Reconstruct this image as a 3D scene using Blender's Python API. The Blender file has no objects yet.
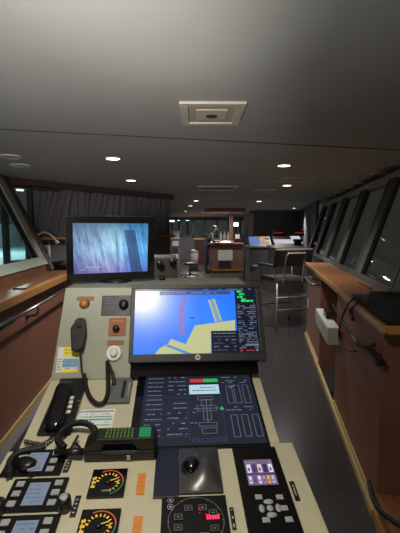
import bpy, bmesh, math, random
from mathutils import Vector as V, Matrix as M
random.seed(7)
SC = bpy.context.scene
C = SC.collection
R = math.radians
# ------------------------------------------------------------------ camera
F, H, YAW, PITCH = 385.0, 1.55, R(4.46), math.atan((266.5-230)/385)
FW = V((math.sin(YAW)*math.cos(PITCH), math.cos(YAW)*math.cos(PITCH), -math.sin(PITCH)))
RT = V((math.cos(YAW), -math.sin(YAW), 0)); UP = RT.cross(FW); EYE = V((0, 0, H))
cd = bpy.data.cameras.new('camera'); cam = bpy.data.objects.new('camera', cd); C.objects.link(cam)
cd.sensor_fit = 'HORIZONTAL'; cd.sensor_width = 36; cd.lens = 36*F/400; cd.clip_start = .02
cam.matrix_world = M.Translation(EYE) @ M((RT, UP, -FW)).transposed().to_4x4()
SC.camera = cam
def hit(x, y, n, q):
    """where the sight line of a photo pixel meets the plane through q with normal n"""
    d = FW*F + RT*(x-200) - UP*(y-266.5); n = V(n)
    return EYE + d*((V(q)-EYE).dot(n)/d.dot(n))
def hz(x, y, z): return hit(x, y, (0, 0, 1), (0, 0, z))
def hy(x, y, Y): return hit(x, y, (0, 1, 0), (0, Y, 0))

# ------------------------------------------------------------------ materials
def lin(c):
    return tuple(((v/255)/12.92 if v/255 <= .04045 else ((v/255+.055)/1.055)**2.4) for v in c)
def mat(name, col, rough=.5, metal=0, vary=.08, scale=12, emit=None, es=1, spec=.5, bump=0, stretch=None, coat=0):
    m = bpy.data.materials.new(name); m.use_nodes = True
    nt = m.node_tree; b = nt.nodes['Principled BSDF']
    b.inputs['Roughness'].default_value = rough; b.inputs['Metallic'].default_value = metal
    b.inputs['Specular IOR Level'].default_value = spec; b.inputs['Coat Weight'].default_value = coat
    tc = nt.nodes.new('ShaderNodeTexCoord'); mp = nt.nodes.new('ShaderNodeMapping')
    nt.links.new(tc.outputs['Object'], mp.inputs[0])
    if stretch: mp.inputs['Scale'].default_value = stretch
    nz = nt.nodes.new('ShaderNodeTexNoise'); nz.inputs['Scale'].default_value = scale; nz.inputs['Detail'].default_value = 4
    nt.links.new(mp.outputs[0], nz.inputs['Vector'])
    rp = nt.nodes.new('ShaderNodeValToRGB'); L = lin(col)
    rp.color_ramp.elements[0].position = .3; rp.color_ramp.elements[1].position = .7
    rp.color_ramp.elements[0].color = (*[v*(1-vary) for v in L], 1)
    rp.color_ramp.elements[1].color = (*[min(1, v*(1+vary)) for v in L], 1)
    nt.links.new(nz.outputs['Fac'], rp.inputs[0]); nt.links.new(rp.outputs[0], b.inputs['Base Color'])
    if bump:
        bp = nt.nodes.new('ShaderNodeBump'); bp.inputs['Strength'].default_value = bump; bp.inputs['Distance'].default_value = .01
        nt.links.new(nz.outputs['Fac'], bp.inputs['Height']); nt.links.new(bp.outputs[0], b.inputs['Normal'])
    if emit:
        b.inputs['Emission Color'].default_value = (*lin(emit), 1); b.inputs['Emission Strength'].default_value = es
    return m
def glass(name, tint, refl=.06, rough=0.02):
    m = bpy.data.materials.new(name); m.use_nodes = True; nt = m.node_tree; nt.nodes.clear()
    o = nt.nodes.new('ShaderNodeOutputMaterial'); t = nt.nodes.new('ShaderNodeBsdfTransparent'); g = nt.nodes.new('ShaderNodeBsdfGlossy')
    t.inputs[0].default_value = (*tint, 1); g.inputs['Roughness'].default_value = rough
    fr = nt.nodes.new('ShaderNodeLayerWeight'); fr.inputs[0].default_value = .35
    ad = nt.nodes.new('ShaderNodeMath'); ad.operation = 'MULTIPLY_ADD'; ad.inputs[1].default_value = .2; ad.inputs[2].default_value = refl
    mx = nt.nodes.new('ShaderNodeMixShader')
    nt.links.new(fr.outputs['Fresnel'], ad.inputs[0]); nt.links.new(ad.outputs[0], mx.inputs[0])
    nt.links.new(t.outputs[0], mx.inputs[1]); nt.links.new(g.outputs[0], mx.inputs[2]); nt.links.new(mx.outputs[0], o.inputs[0])
    return m
X = {}
X['ceil'] = mat('ceiling_paint', (176, 175, 170), .8, vary=.03, scale=3, spec=.2)
X['floor'] = mat('floor_vinyl', (48, 46, 46), .25, vary=.1, scale=60, bump=.03)
X['wood'] = mat('cabinet_wood', (122, 79, 60), .45, vary=.14, scale=7, stretch=(6, 6, .5))
X['top'] = mat('worktop_wood', (134, 88, 57), .35, vary=.2, scale=6, stretch=(6, .6, 6))
X['ledge'] = mat('ledge_wood_dimmed', (112, 77, 55), .4, vary=.18, scale=6, stretch=(6, .6, 6))  # worktop wood in a darker tone, standing for the ledge's weaker lighting
X['ledge2'] = mat('ledge_strip_wood', (158, 112, 62), .4, vary=.15, scale=8)
X['edge'] = mat('edge_wood', (162, 116, 62), .35, vary=.15, scale=8)
X['pale'] = mat('pale_edge_wood', (170, 146, 96), .4, vary=.1, scale=8)
X['frame'] = mat('window_frame_paint', (166, 174, 160), .5, vary=.05)
X['dframe'] = mat('dark_frame_paint', (62, 64, 60), .5, vary=.08)
X['beige'] = mat('console_paint', (184, 178, 150), .55, vary=.03, scale=40)
X['beige2'] = mat('console_upper_paint', (152, 155, 138), .55, vary=.03, scale=40)
X['cbody'] = mat('console_body_paint', (60, 58, 54), .6)
X['black'] = mat('black_plastic', (22, 22, 23), .35, vary=.15, scale=40)
X['gloss'] = mat('black_gloss_plastic', (16, 15, 15), .14, vary=.1)
X['rubber'] = mat('black_rubber', (17, 17, 18), .6, vary=.15, scale=60)
X['navy'] = mat('navy_panel', (20, 24, 42), .45)
X['grey'] = mat('grey_panel', (92, 94, 94), .5)
X['dgrey'] = mat('dark_grey_plastic', (58, 56, 55), .3, vary=.08, scale=60)
X['white'] = mat('white_plastic', (225, 222, 212), .4, vary=.03)
X['key'] = mat('key_grey', (150, 152, 152), .45, vary=.03)
X['lgrey'] = mat('light_grey_metal', (196, 190, 182), .45, vary=.05)
X['steel'] = mat('steel', (150, 150, 150), .28, 1, vary=.05)
X['tube'] = mat('painted_steel_tube', (178, 164, 154), .35, .4, vary=.05)
X['mon'] = mat('monitor_plastic', (33, 32, 34), .5, vary=.06, scale=40)
X['dwood'] = mat('dark_trim_wood', (86, 66, 58), .5, vary=.1)
X['rframe'] = mat('grey_green_frame_paint', (66, 70, 64), .5, vary=.06)
X['spk'] = mat('ceiling_unit_paint', (206, 196, 178), .6, vary=.03)
X['spk2'] = mat('ceiling_unit_inner_paint', (186, 176, 158), .6, vary=.03)
X['orange'] = mat('orange_label', (206, 126, 46), .6, vary=.04)
X['brown'] = mat('brown_label', (146, 90, 62), .6, vary=.05)
X['amber'] = mat('amber_lens', (176, 112, 40), .2, vary=.05)
X['yellow'] = mat('yellow_print', (236, 214, 40), .6, vary=.03)
X['paper'] = mat('paper', (222, 222, 212), .7, vary=.03)
X['blue'] = mat('blue_print', (120, 165, 200), .6, vary=.03)
X['green'] = mat('green_print', (150, 200, 175), .6, vary=.03)
X['ink'] = mat('ink', (120, 122, 118), .7, vary=.03)
X['red'] = mat('red_mark', (196, 84, 50), .5, vary=.03)
X['grn'] = mat('green_mark', (40, 120, 70), .5, vary=.03)
X['ymark'] = mat('yellow_mark', (226, 184, 56), .5, vary=.03)
X['curtain'] = mat('curtain_cloth', (124, 120, 128), .9, vary=.1, scale=25, spec=.1)
X['dcurtain'] = mat('dark_curtain_cloth', (40, 40, 42), .9, vary=.1, scale=25, spec=.1)
X['gcurtain'] = mat('grey_curtain_cloth', (176, 172, 168), .9, vary=.1, scale=25, spec=.1)
X['leather'] = mat('black_leather', (84, 79, 77), .5, vary=.15, scale=30)
X['bulk'] = mat('dark_bulkhead', (92, 90, 94), .7, vary=.06)
X['cabwood'] = mat('cherry_wood', (126, 90, 80), .45, vary=.12, scale=5, stretch=(5, 5, .5))
X['skin'] = mat('skin', (196, 148, 120), .5, vary=.05)
X['hair'] = mat('grey_hair', (120, 112, 104), .7, vary=.2, scale=60)
X['shirt'] = mat('navy_uniform', (36, 38, 50), .8, vary=.1)
X['shirt2'] = mat('grey_shirt', (110, 112, 120), .8, vary=.1)
X['bag'] = mat('black_nylon', (22, 22, 20), .75, vary=.2, scale=50)
X['deck'] = mat('outer_deck_paint', (130, 165, 165), .6, vary=.1, scale=2)
G_L = glass('window_glass', (.9, .95, .95), .02)
G_R = glass('tinted_window_glass', (.82, .84, .8), .01)
_em = {}
def em(col, s=1.0):
    k = (col, s)
    if k not in _em:
        m = mat('glow_%d_%d_%d' % col, (8, 8, 8), .3, vary=0, emit=col, es=s, spec=.3); _em[k] = m
    return _em[k]

# ------------------------------------------------------------------ mesh builder
class MB:
    def __init__(s): s.v = []; s.f = []; s.mi = []; s.sm = []; s.mats = []
    def m(s, mt):
        if isinstance(mt, str): mt = X[mt]
        if mt not in s.mats: s.mats.append(mt)
        return s.mats.index(mt)
    def add(s, vs, fs, mt, smooth=False):
        o = len(s.v); k = s.m(mt); s.v += [V(p) for p in vs]
        for f in fs: s.f.append([o+i for i in f]); s.mi.append(k); s.sm.append(smooth)
        return s
    def bm(s, b, mt, T=None, smooth=False):
        b.verts.index_update()
        vs = [(T @ v.co) if T else v.co.copy() for v in b.verts]
        s.add(vs, [[v.index for v in f.verts] for f in b.faces], mt, smooth); b.free(); return s
    def box(s, x0, x1, y0, y1, z0, z1, mt, T=None, bev=0, seg=2):
        b = bmesh.new(); bmesh.ops.create_cube(b, size=1)
        for v in b.verts: v.co = V(((x0+x1)/2+v.co.x*(x1-x0), (y0+y1)/2+v.co.y*(y1-y0), (z0+z1)/2+v.co.z*(z1-z0)))
        if bev: bmesh.ops.bevel(b, geom=b.edges[:], offset=bev, segments=seg, profile=.6, affect='EDGES')
        return s.bm(b, mt, T)
    def prism(s, pts, z0, z1, mt, T=None, bev=0, axis=2):
        b = bmesh.new()
        def P(p, h): return (p[0], p[1], h) if axis == 2 else ((h, p[0], p[1]) if axis == 0 else (p[0], h, p[1]))
        lo = [b.verts.new(P(p, z0)) for p in pts]; hi = [b.verts.new(P(p, z1)) for p in pts]; n = len(pts)
        b.faces.new(lo[::-1]); b.faces.new(hi)
        for i in range(n): b.faces.new((lo[i], lo[(i+1) % n], hi[(i+1) % n], hi[i]))
        bmesh.ops.recalc_face_normals(b, faces=b.faces[:])
        if bev: bmesh.ops.bevel(b, geom=b.edges[:], offset=bev, segments=2, profile=.6, affect='EDGES')
        return s.bm(b, mt, T)
    def lathe(s, prof, mt, T=None, n=24, smooth=True):
        vs = []; fs = []; k = len(prof)
        for i in range(n):
            a = 2*math.pi*i/n
            for r, z in prof: vs.append(V((r*math.cos(a), r*math.sin(a), z)))
        for i in range(n):
            j = (i+1) % n
            for q in range(k-1): fs.append((i*k+q, j*k+q, j*k+q+1, i*k+q+1))
        fs.append([i*k for i in range(n)][::-1]); fs.append([i*k+k-1 for i in range(n)])
        if T: vs = [T @ v for v in vs]
        return s.add(vs, fs, mt, smooth)
    def tube(s, path, r, mt, n=8, T=None, closed=False):
        P = [V(p) for p in path]
        if T: P = [T @ p for p in P]
        vs = []; fs = []; L = len(P); ref = None
        for i, p in enumerate(P):
            d = (P[(i+1) % L]-P[i-1]) if closed else (P[min(i+1, L-1)]-P[max(i-1, 0)])
            d = d.normalized() if d.length > 1e-9 else V((0, 0, 1))
            if ref is None: ref = d.orthogonal().normalized()
            ref = (ref-d*ref.dot(d)); ref = ref.normalized() if ref.length > 1e-6 else d.orthogonal().normalized()
            b = d.cross(ref); rr = r[i] if isinstance(r, (list, tuple)) else r
            for j in range(n):
                a = 2*math.pi*j/n; vs.append(p+(ref*math.cos(a)+b*math.sin(a))*rr)
        for i in range(L if closed else L-1):
            q = (i+1) % L
            for j in range(n): fs.append((i*n+j, i*n+(j+1) % n, q*n+(j+1) % n, q*n+j))
        if not closed: fs.append(list(range(n))[::-1]); fs.append([(L-1)*n+j for j in range(n)])
        return s.add(vs, fs, mt, True)
    def ball(s, c, r, mt, T=None, sc=(1, 1, 1)):
        b = bmesh.new(); bmesh.ops.create_uvsphere(b, u_segments=20, v_segments=12, radius=r)
        for v in b.verts: v.co = V((c[0]+v.co.x*sc[0], c[1]+v.co.y*sc[1], c[2]+v.co.z*sc[2]))
        return s.bm(b, mt, T, True)
    def build(s, name, parent=None, local=False):
        me = bpy.data.meshes.new(name)
        off = V((0, 0, 0))
        if parent is not None and not local: off = root_of(parent).location
        me.from_pydata([tuple(p-off) for p in s.v], [], s.f)
        for mt in s.mats: me.materials.append(mt)
        me.polygons.foreach_set('material_index', s.mi); me.polygons.foreach_set('use_smooth', s.sm); me.update()
        b = bmesh.new(); b.from_mesh(me); bmesh.ops.recalc_face_normals(b, faces=b.faces[:]) if len(b.faces) > 1 else None; b.to_mesh(me); b.free()
        o = bpy.data.objects.new(name, me); C.objects.link(o)
        if parent is not None: o.parent = parent
        return o
def root_of(o):
    while o.parent: o = o.parent
    return o
def tag(o, label=None, cat=None, group=None, kind=None):
    for k, v in (('label', label), ('category', cat), ('group', group), ('kind', kind)):
        if v: o[k] = v
    return o
def thing(name, loc, label, cat, group=None, rot=0):
    o = bpy.data.objects.new(name, None); C.objects.link(o); o.location = loc; o.rotation_euler = (0, 0, rot); o.empty_display_size = .05
    return tag(o, label, cat, group)
def struct(name, mb): return tag(mb.build(name), kind='structure')
def copy_tree(o, parent=None):
    c = o.copy(); C.objects.link(c); c.parent = parent
    for ch in list(o.children): copy_tree(ch, c)
    return c
def frame(o, x, y, z=None):
    x = V(x).normalized(); y = V(y); y = (y-x*y.dot(x)).normalized(); z = x.cross(y)
    return M.Translation(V(o)) @ M((x, y, z)).transposed().to_4x4()
def smooth_path(pts, n=8):
    P = [V(p) for p in pts]; out = []
    for i in range(len(P)-1):
        a, b, c, d = P[max(i-1, 0)], P[i], P[i+1], P[min(i+2, len(P)-1)]
        for k in range(n):
            t = k/n; out.append(.5*((2*b)+(c-a)*t+(2*a-5*b+4*c-d)*t*t+(3*b-a-3*c+d)*t**3))
    return out+[P[-1]]
def coil(pts, r, turns, wire):
    P = smooth_path(pts, 12); n = len(P); seg = [0]
    for i in range(1, n): seg.append(seg[-1]+(P[i]-P[i-1]).length)
    out = []; N = turns*10; ref = None; i = 0
    for k in range(N+1):
        d = seg[-1]*k/N
        while i < n-2 and seg[i+1] < d: i += 1
        t = (d-seg[i])/max(1e-9, seg[i+1]-seg[i]); p = P[i].lerp(P[i+1], min(1, t)); dr = (P[i+1]-P[i]).normalized()
        if ref is None: ref = dr.orthogonal().normalized()
        ref = (ref-dr*ref.dot(dr)).normalized(); b = dr.cross(ref); a = 2*math.pi*k/10
        out.append(p+(ref*math.cos(a)+b*math.sin(a))*r)
    return out

# ------------------------------------------------------------------ the room
CZ = 2.2
R0 = V((1.047, 1.781, 0)); ra = V((.2449, .9695, 0)).normalized(); TR = frame(R0, ra, (-.9695, .2449, 0))  # u = s away along the counter, v = into the room, w up
def rs(s, n, z): return TR @ V((s, -n, z))
def plan(n, far): return [(-1.7 if n < .6 else -2.06, -3)]+[tuple(rs(s_, n, 0)[:2]) for s_ in (-4.9, 6.9)]+[(4.5, 13.2), (4.5, 20.2), (-1.7 if n < .6 else -2.06, 20.2)]
struct('floor', MB().prism(plan(.5, 0), -.05, 0, 'floor'))
struct('ceiling', MB().prism(plan(.85, 0), CZ, CZ+.05, 'ceil'))
cs = MB()
for (xa, ya), (xb, yb) in (((0, 129), (400, 150)),):
    p, q = hz(xa, ya, CZ), hz(xb, yb, CZ); d = (q-p).normalized(); p -= d*2; q += d*2
    T = frame(p, d, V((0, 0, 1)).cross(d)); cs.box(0, (q-p).length, -.01, .01, -.003, .004, 'dframe', T)
struct('trim_1', cs)
# left side: panelled bulkhead, worktop, leaning window
LX = -1.2
struct('wall_left', MB().box(LX-.06, LX, -2.5, 5.35, 0, 1.0, 'wood').box(LX-.5, LX-.34, -2.5, 5.35, 0, 1.15, 'bulk'))
struct('baseboard_left', MB().box(LX, LX+.014, -2.5, 5.35, 0, .07, 'pale').box(LX+.014, LX+.07, -2.5, 5.35, 0, .012, 'bulk').box(LX+.07, LX+.085, -2.5, 5.35, 0, .016, 'steel'))
wt = thing('window_worktop', (LX-.15, 1.5, 1.0), 'long brown wooden window ledge on the left with a paler front strip', 'worktop')
MB().box(LX-.34, LX+.02, -2.5, 5.35, 1.0, 1.05, 'ledge').build('worktop_board', wt)
MB().box(LX+.0, LX+.06, -2.5, 5.35, .995, 1.062, 'ledge2', bev=.008).build('edge_strip', wt)
MB().box(LX-.12, LX+.062, 3.32, 3.327, 1.0505, 1.064, 'ink').build('seam', wt)
# leaning window on the left
wa, wb = V((LX-.34, 4.8, 1.15)), V((LX-.84, 4.8, 2.2)); wdir = (wb-wa).normalized(); wl = (wb-wa).length
TL = frame(wa, (0, -1, 0), wdir)            # u = towards the viewer, v = up the glass
fr = MB()
fr.box(0, 7, -.03, .07, -.05, .04, 'frame', TL)
fr.box(0, 7, wl-.08, wl, -.05, .04, 'frame', TL)
for u in (0, 1.55, 3.1): fr.box(u, u+.16, 0, wl, -.05, .04, 'frame', TL, bev=.006)
for u in (.16, 1.71): fr.box(u, u+.02, 0, wl, -.03, .02, 'rubber', TL)
w1 = struct('window_1', fr)
tag(MB().box(.17, 1.55, .06, wl-.07, -.012, 0, G_L, TL).box(1.72, 3.1, .06, wl-.07, -.012, 0, G_L, TL).box(3.26, 7, .06, wl-.07, -.012, 0, G_L, TL).build('glass', w1))
struct('trim_2', MB().box(-.09, 0, -.12, wl, -.06, .06, 'dwood', TL).box(-.16, -.09, -.1, wl, -.06, .0, 'dframe', TL))
struct('trim_3', MB().box(LX-.36, LX-.3, -2.5, 5.0, 1.05, 1.15, 'ledge'))
# curtain wall across the left side
A, B = V((-1.933, 5.083, 0)), V((.045, 7.294, 0)); dc = (B-A).normalized(); TC = frame(A, dc, (0, 0, 1)); LC = (B-A).length   # u along, v up, w = towards the viewer
struct('wall_back_left', MB().box(.3, LC, 0, CZ, -.3, -.2, 'bulk', TC).box(-.05, LC, 0, 1.1, -.2, -.05, 'bulk', TC).box(.2, LC, 1.1, 1.42, -.2, -.05, 'bulk', TC))
w4 = struct('window_4', MB().box(-.1, .32, 1.1, 1.16, -.2, -.1, 'dframe', TC).box(-.1, .32, 2.08, CZ, -.2, -.1, 'dframe', TC).box(.26, .32, 1.16, 2.08, -.2, -.1, 'dframe', TC).box(-.1, -.05, 1.16, 2.08, -.2, -.1, 'dframe', TC))
MB().box(-.05, .26, 1.16, 2.08, -.16, -.15, G_L, TC).build('glass', w4)
struct('trim_4', MB().box(-.08, LC+.02, 2.12, CZ, -.14, .03, 'dwood', TC).box(.1, LC+.02, 1.42, 1.455, -.14, .06, 'ledge2', TC))
struct('wall_passage_left', MB().box(-.15, .0, 7.3, 20, 0, CZ, 'bulk'))
def curtain(u0, u1, v0, v1, mt, T, amp, folds, slant, label, group='grey curtains'):
    n, rows = 120, 10; vs = []; fs = []
    for j in range(rows+1):
        t = j/rows
        for i in range(n+1):
            s = i/n; a = s*folds*2*math.pi
            u = u0+(u1-u0)*s+slant*(1-t)*math.sin(math.pi*s)*1.0
            w = amp*(.5+.5*math.sin(a+.6*math.sin(3*a/folds+t)))*(.7+.5*(1-t))+amp*.4*math.sin(a*.37+1)
            vs.append(T @ V((u, v0+(v1-v0)*t, w)))
    for j in range(rows):
        for i in range(n): fs.append((j*(n+1)+i, j*(n+1)+i+1, (j+1)*(n+1)+i+1, (j+1)*(n+1)+i))
    mb = MB().add(vs, fs, mt, True); o = mb.build('curtain')
    sm = o.modifiers.new('thick', 'SOLIDIFY'); sm.thickness = .004
    return tag(o, label, 'curtain', group)
bl = thing('downlight_reflection', TC @ V((.06, 2.05, 0)), 'small bright reflection of a downlight high beside the left window, left of the curtains', 'light')  # glowing strip put in for a downlight's reflection in the window
MB().box(-.0, .6, 2.075, 2.1, -.05, .02, 'dframe', TC).build('bar', bl)
MB().box(.02, .11, 2.045, 2.068, -.03, .0, em((240, 240, 235), 1.3), TC, bev=.006).build('lens', bl)
TC2 = TC @ M.Translation((0, 0, -.13))
curtain(.28, 1.05, 1.46, 2.15, 'curtain', TC2, .06, 8, -.26, 'dark grey curtain gathered beside the left window, behind the white gooseneck lamp')
curtain(1.05, 2.0, 1.46, 2.15, 'curtain', TC2, .06, 8, -.22, 'dark grey curtain hanging directly above the camera picture monitor')
curtain(2.0, LC, 1.46, 2.15, 'curtain', TC2, .06, 8, -.14, 'dark grey curtain at the passage end, right of the camera picture monitor')
# right side: angled counter under leaning windows
struct('wall_right', MB().box(-4.5, 6.9, -.5, -.37, 0, 1.07, 'bulk', TR))
def cabinet(s0, s1, label):
    c = thing('counter_cabinet', rs((s0+s1)/2, .15, 0), label, 'cabinet', 'wooden counter cabinets')
    MB().box(s0, s1, -.36, -.03, .0, 1.03, 'wood', TR).build('body', c)
    MB().box(s0, s1, -.03, -.005, 0, .04, 'pale', TR).box(s0, s1, -.03, -.02, .055, .07, 'pale', TR).build('base_strip', c)
    return c
cabinet(.1, 1.42, 'brown wooden counter cabinet nearest on the right, below the hanging cables')
cabinet(2.42, 3.8, 'brown wooden counter cabinet beyond the dark recess and the pale grey box')
struct('wall_recess', MB().box(1.42, 2.42, -.365, -.33, 0, 1.03, 'bulk', TR).box(1.42, 2.42, -.03, -.005, 0, .04, 'pale', TR))
rw = thing('counter_worktop', rs(1.9, .14, 1.03), 'orange-brown wooden worktop under the right-hand leaning windows', 'worktop')
MB().box(0, 3.8, -.365, 0, 1.03, 1.08, 'top', TR).build('worktop_board', rw)
MB().box(-.02, 3.8, -.012, .012, 1.045, 1.086, 'edge', TR, bev=.006).box(-.02, 0, -.365, -.012, 1.045, 1.086, 'edge', TR).build('edge_strip', rw)
pf = thing('step_box', rs(-.35, .1, 0), 'low wooden step at the near end of the right counter', 'step')
MB().box(-.9, .09, -.365, -.03, 0, .13, 'wood', TR).build('body', pf)
MB().box(-.9, .09, -.365, -.02, .13, .145, 'top', TR).build('tread', pf)
MB().box(-.9, .09, -.03, -.012, 0, .05, 'edge', TR).build('base_strip', pf)
# leaning windows on the right
TW = frame(rs(0, .36, 1.09), ra, rs(0, .68, 2.1)-rs(0, .36, 1.09)); WL = (rs(0, .68, 2.1)-rs(0, .36, 1.09)).length
posts = [-1.35, -.15, 1.0, 2.17, 3.33, 4.5, 5.65, 6.8]
fr = MB(); gl = MB()
fr.box(-2, 6.9, -.03, .03, -.04, .02, 'dframe', TW); fr.box(-4, 6.9, WL-.06, WL+.0, -.05, .04, 'frame', TW)
for i in range(58): fr.box(-.3+i*.11, -.25+i*.11, -.012, .012, .02, .028, 'rubber', TW)
for s in posts:
    fr.box(s, s+.05, 0, WL, -.04, .07, 'dframe', TW); fr.box(s-.2, s, 0, WL, -.035, .0, 'rframe', TW)
for i in range(len(posts)-1): gl.box(posts[i]+.05, posts[i+1]-.2, .03, WL-.04, -.006, .006, G_R, TW)
w2 = struct('window_2', fr); gl.build('glass', w2)
struct('trim_5', MB().box(-4, 6.9, -.88, -.84, 2.08, CZ, 'rframe', TR).box(-4, 6.9, -.84, -.7, 2.08, 2.1, 'rframe', TR))
struct('wall_right_near', MB().box(-4.5, -2, -.9, -.3, 0, CZ, 'bulk', TR))
struct('wall_back', MB().box(-4, 4, -2.7, -2.6, 0, CZ, 'bulk'))
# far end
struct('wall_far', MB().box(-.2, 4.5, 20, 20.1, 0, 1.25, 'bulk').box(-.2, 4.5, 20, 20.1, 2.05, CZ, 'bulk'))
fr = MB()
for i in range(8): fr.box(-.1+i*.62, 0+i*.62, 19.96, 20.05, 1.2, 2.1, 'dframe')
fr.box(-.1, 4.5, 19.96, 20.05, 1.2, 1.27, 'dframe')
w3 = struct('window_3', fr); MB().box(-.1, 4.5, 20.02, 20.03, 1.25, 2.07, G_L).build('glass', w3)
struct('wall_passage_right', MB().box(2.72, 4.6, 13.0, 13.2, 0, CZ, 'bulk'))
struct('wall_far_right', MB().box(0, 4.75, -.06, 0, 0, CZ, 'bulk', frame(rs(6.9, .5, 0), V((4.5, 13.1, 0))-rs(6.9, .5, 0), (-1, .25, 0))))
c = hy(224, 208, 11.5); struct('trim_6', MB().box(hy(205, 208, 11.5).x, hy(245, 208, 11.5).x, 11.4, 11.7, 2.09, CZ, 'wood'))
P0 = hy(231, 230, 15.4); struct('pillar', MB().box(P0.x-.07, P0.x+.07, 15.3, 15.44, 0, CZ, 'cabwood', bev=.01))

# ------------------------------------------------------------------ ceiling fixtures
def downlight(px, py, lit, label, e=5.0, r=.062, loc=None):
    p = loc or hz(px, py, CZ)
    t = thing('ceiling_downlight', p, label, 'ceiling light', 'ceiling downlights' if lit else 'unlit ceiling downlights')
    if not lit: r = .08
    T = M.Translation(p)
    MB().lathe([(r+.018, 0), (r+.018, -.006), (r+.008, -.012), (r, -.010), (r, -.001)], 'lgrey' if lit else 'white', T, 24).build('rim', t)
    MB().lathe([(r, -.002), (r, -.007), (r*.6, -.009), (.001, -.0095)], em((255, 244, 226), 9.0) if lit else X['lgrey'], T, 20).build('lens', t)
    if lit and e:
        l = bpy.data.lights.new('downlight_beam', 'SPOT'); l.energy = e; l.spot_size = R(125); l.spot_blend = .9; l.shadow_soft_size = .05; l.color = (1, .97, .93)
        o = bpy.data.objects.new('downlight_beam', l); C.objects.link(o); o.parent = t; o.location = (0, 0, -.03)
    return t
downlight(113, 158, 1, 'glowing round downlight in the ceiling above the left monitor, nearest on that side', 110)
downlight(131, 180, 1, 'glowing round downlight in the ceiling just above the curtain top rail', 144)
downlight(284, 165, 1, 'glowing round downlight nearest on the right half of the ceiling', 75)
downlight(287, 185, 1, 'glowing round downlight just behind the right ceiling vent', 110)
downlight(259, 201, 1, 'small glowing downlight in the ceiling above the far lit chart desk', 144)
downlight(294, 208, 1, 'small glowing downlight in the ceiling above the white far counter', 144)
downlight(259, 211.5, 1, 'tiny glowing downlight furthest along over the lit chart desk', 107)
downlight(196, 200.5, 1, 'glowing passage downlight nearest of the row of three', 144)
downlight(190.5, 205.6, 1, 'glowing passage downlight in the middle of the row of three', 144)
downlight(185.6, 211, 1, 'glowing passage downlight furthest of the row of three', 144)
downlight(10, 156, 0, 'unlit round downlight at the left edge of the ceiling, nearer one')
downlight(20, 165, 0, 'unlit round downlight near the left window top, further one')
for (x, y), w in zip(((398, 164), (378, 173.5), (362, 183), (350, 187.5), (339, 192.5), (331, 196)), ('nearest', 'second', 'third', 'fourth', 'fifth', 'sixth')):
    downlight(x, y, 0, 'unlit downlight over the right windows, %s in its row' % w)
def square_unit(px, py, sx, sy, label, kind='ceiling_vent', yaw=0):
    p = hz(px, py, CZ); t = thing(kind, p, label, 'ceiling vent'); T = M.Translation(p) @ M.Rotation(yaw, 4, 'Z')
    f = MB(); w = .045
    f.box(-sx, sx, -sy, -sy+w, -.014, 0, 'spk', T, bev=.003).box(-sx, sx, sy-w, sy, -.014, 0, 'spk', T, bev=.003)
    f.box(-sx, -sx+w, -sy+w, sy-w, -.014, 0, 'spk', T, bev=.003).box(sx-w, sx, -sy+w, sy-w, -.014, 0, 'spk', T, bev=.003); f.build('frame', t)
    return t, T
t, T = square_unit(211.5, 113.3, .172, .205, 'square pale ceiling loudspeaker with stepped frame, nearest overhead', 'ceiling_loudspeaker', R(-4)); t['category'] = 'loudspeaker'
MB().box(-.13, .13, -.16, .16, -.006, 0, 'spk2', T).build('recess_panel', t)
b = MB().box(-.085, .085, -.09, .09, -.011, -.004, 'spk', T, bev=.003).build('inner_panel', t)
MB().lathe([(.034, -.017), (.03, -.02), (.01, -.018)], 'dgrey', T, 20).build('speaker_cone', b)
for (x, y, sx, sy, lb) in ((216, 188, .3, .3, 'dim square ceiling vent over the passage, widest of the far vents'), (263, 190.5, .17, .22, 'small square ceiling vent between the two right downlights'), (295, 179.3, .2, .22, 'square grille ceiling vent beside the right-hand downlights')):
    t, T = square_unit(x, y, sx, sy, lb)
    g = MB()
    for i in range(8):
        u = -sx+.05+i*(2*sx-.1)/7.5; g.box(u, u+.012, -sy+.045, sy-.045, -.012, -.002, 'spk', T)
    MB().box(-sx+.04, sx-.04, -sy+.04, sy-.04, -.003, 0, 'grey', T).build('backing', t); g.build('slats', t)

# ------------------------------------------------------------------ the console
CX = -.057
CR = M.Translation((CX, 1.131, 0)) @ M.Rotation(R(-1.2), 4, 'Z') @ M.Translation((-CX, -1.131, 0))   # the console stands very slightly askew
CXD = CR.to_3x3() @ V((1, 0, 0))
class Panel:
    def __init__(s, y0, z0, y1, z1):
        s.o = CR @ V((CX, y0, z0)); s.vx = CR.to_3x3() @ V((0, y1-y0, z1-z0)).normalized(); s.T = frame(s.o, CXD, s.vx); s.L = V((0, y1-y0, z1-z0)).length; s.n = s.T.to_3x3() @ V((0, 0, 1)); s.I = s.T.inverted()
    def uv(s, x, y, w=0):
        return s.I @ hit(x, y, s.n, s.o+s.n*w)
    def rect(s, pts, w=0):
        P = [s.uv(x, y, w) for x, y in pts]; P.sort(key=lambda p: p.x); u0 = (P[0].x+P[1].x)/2; u1 = (P[2].x+P[3].x)/2
        P.sort(key=lambda p: p.y); return u0, u1, (P[0].y+P[1].y)/2, (P[2].y+P[3].y)/2
    def at(s, x, y, w=0): return s.T @ M.Translation(s.uv(x, y, w)*1.0)
LO = Panel(.70, .863-.047, 1.131, .889); MI = Panel(1.131, .889, 1.444, .983); UPN = Panel(1.444, .983, 1.62, 1.31)
LO.o.z = .889-.431*math.tan(R(9.5)); LO = Panel(.70, LO.o.z, 1.131, .889)
con = thing('control_console', (CX, 1.2, 0), 'large beige ship control console with gauges, keypads and a built-in screen', 'console')
body = MB()
body.prism([(.78, 0), (.78, LO.o.z-.06), (1.131, .84), (1.444, .93), (1.62, 1.26), (1.95, 1.26), (1.95, 0)], CX-.36, CX+.36, 'cbody', CR, axis=0)
body.build('body', con)
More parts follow.
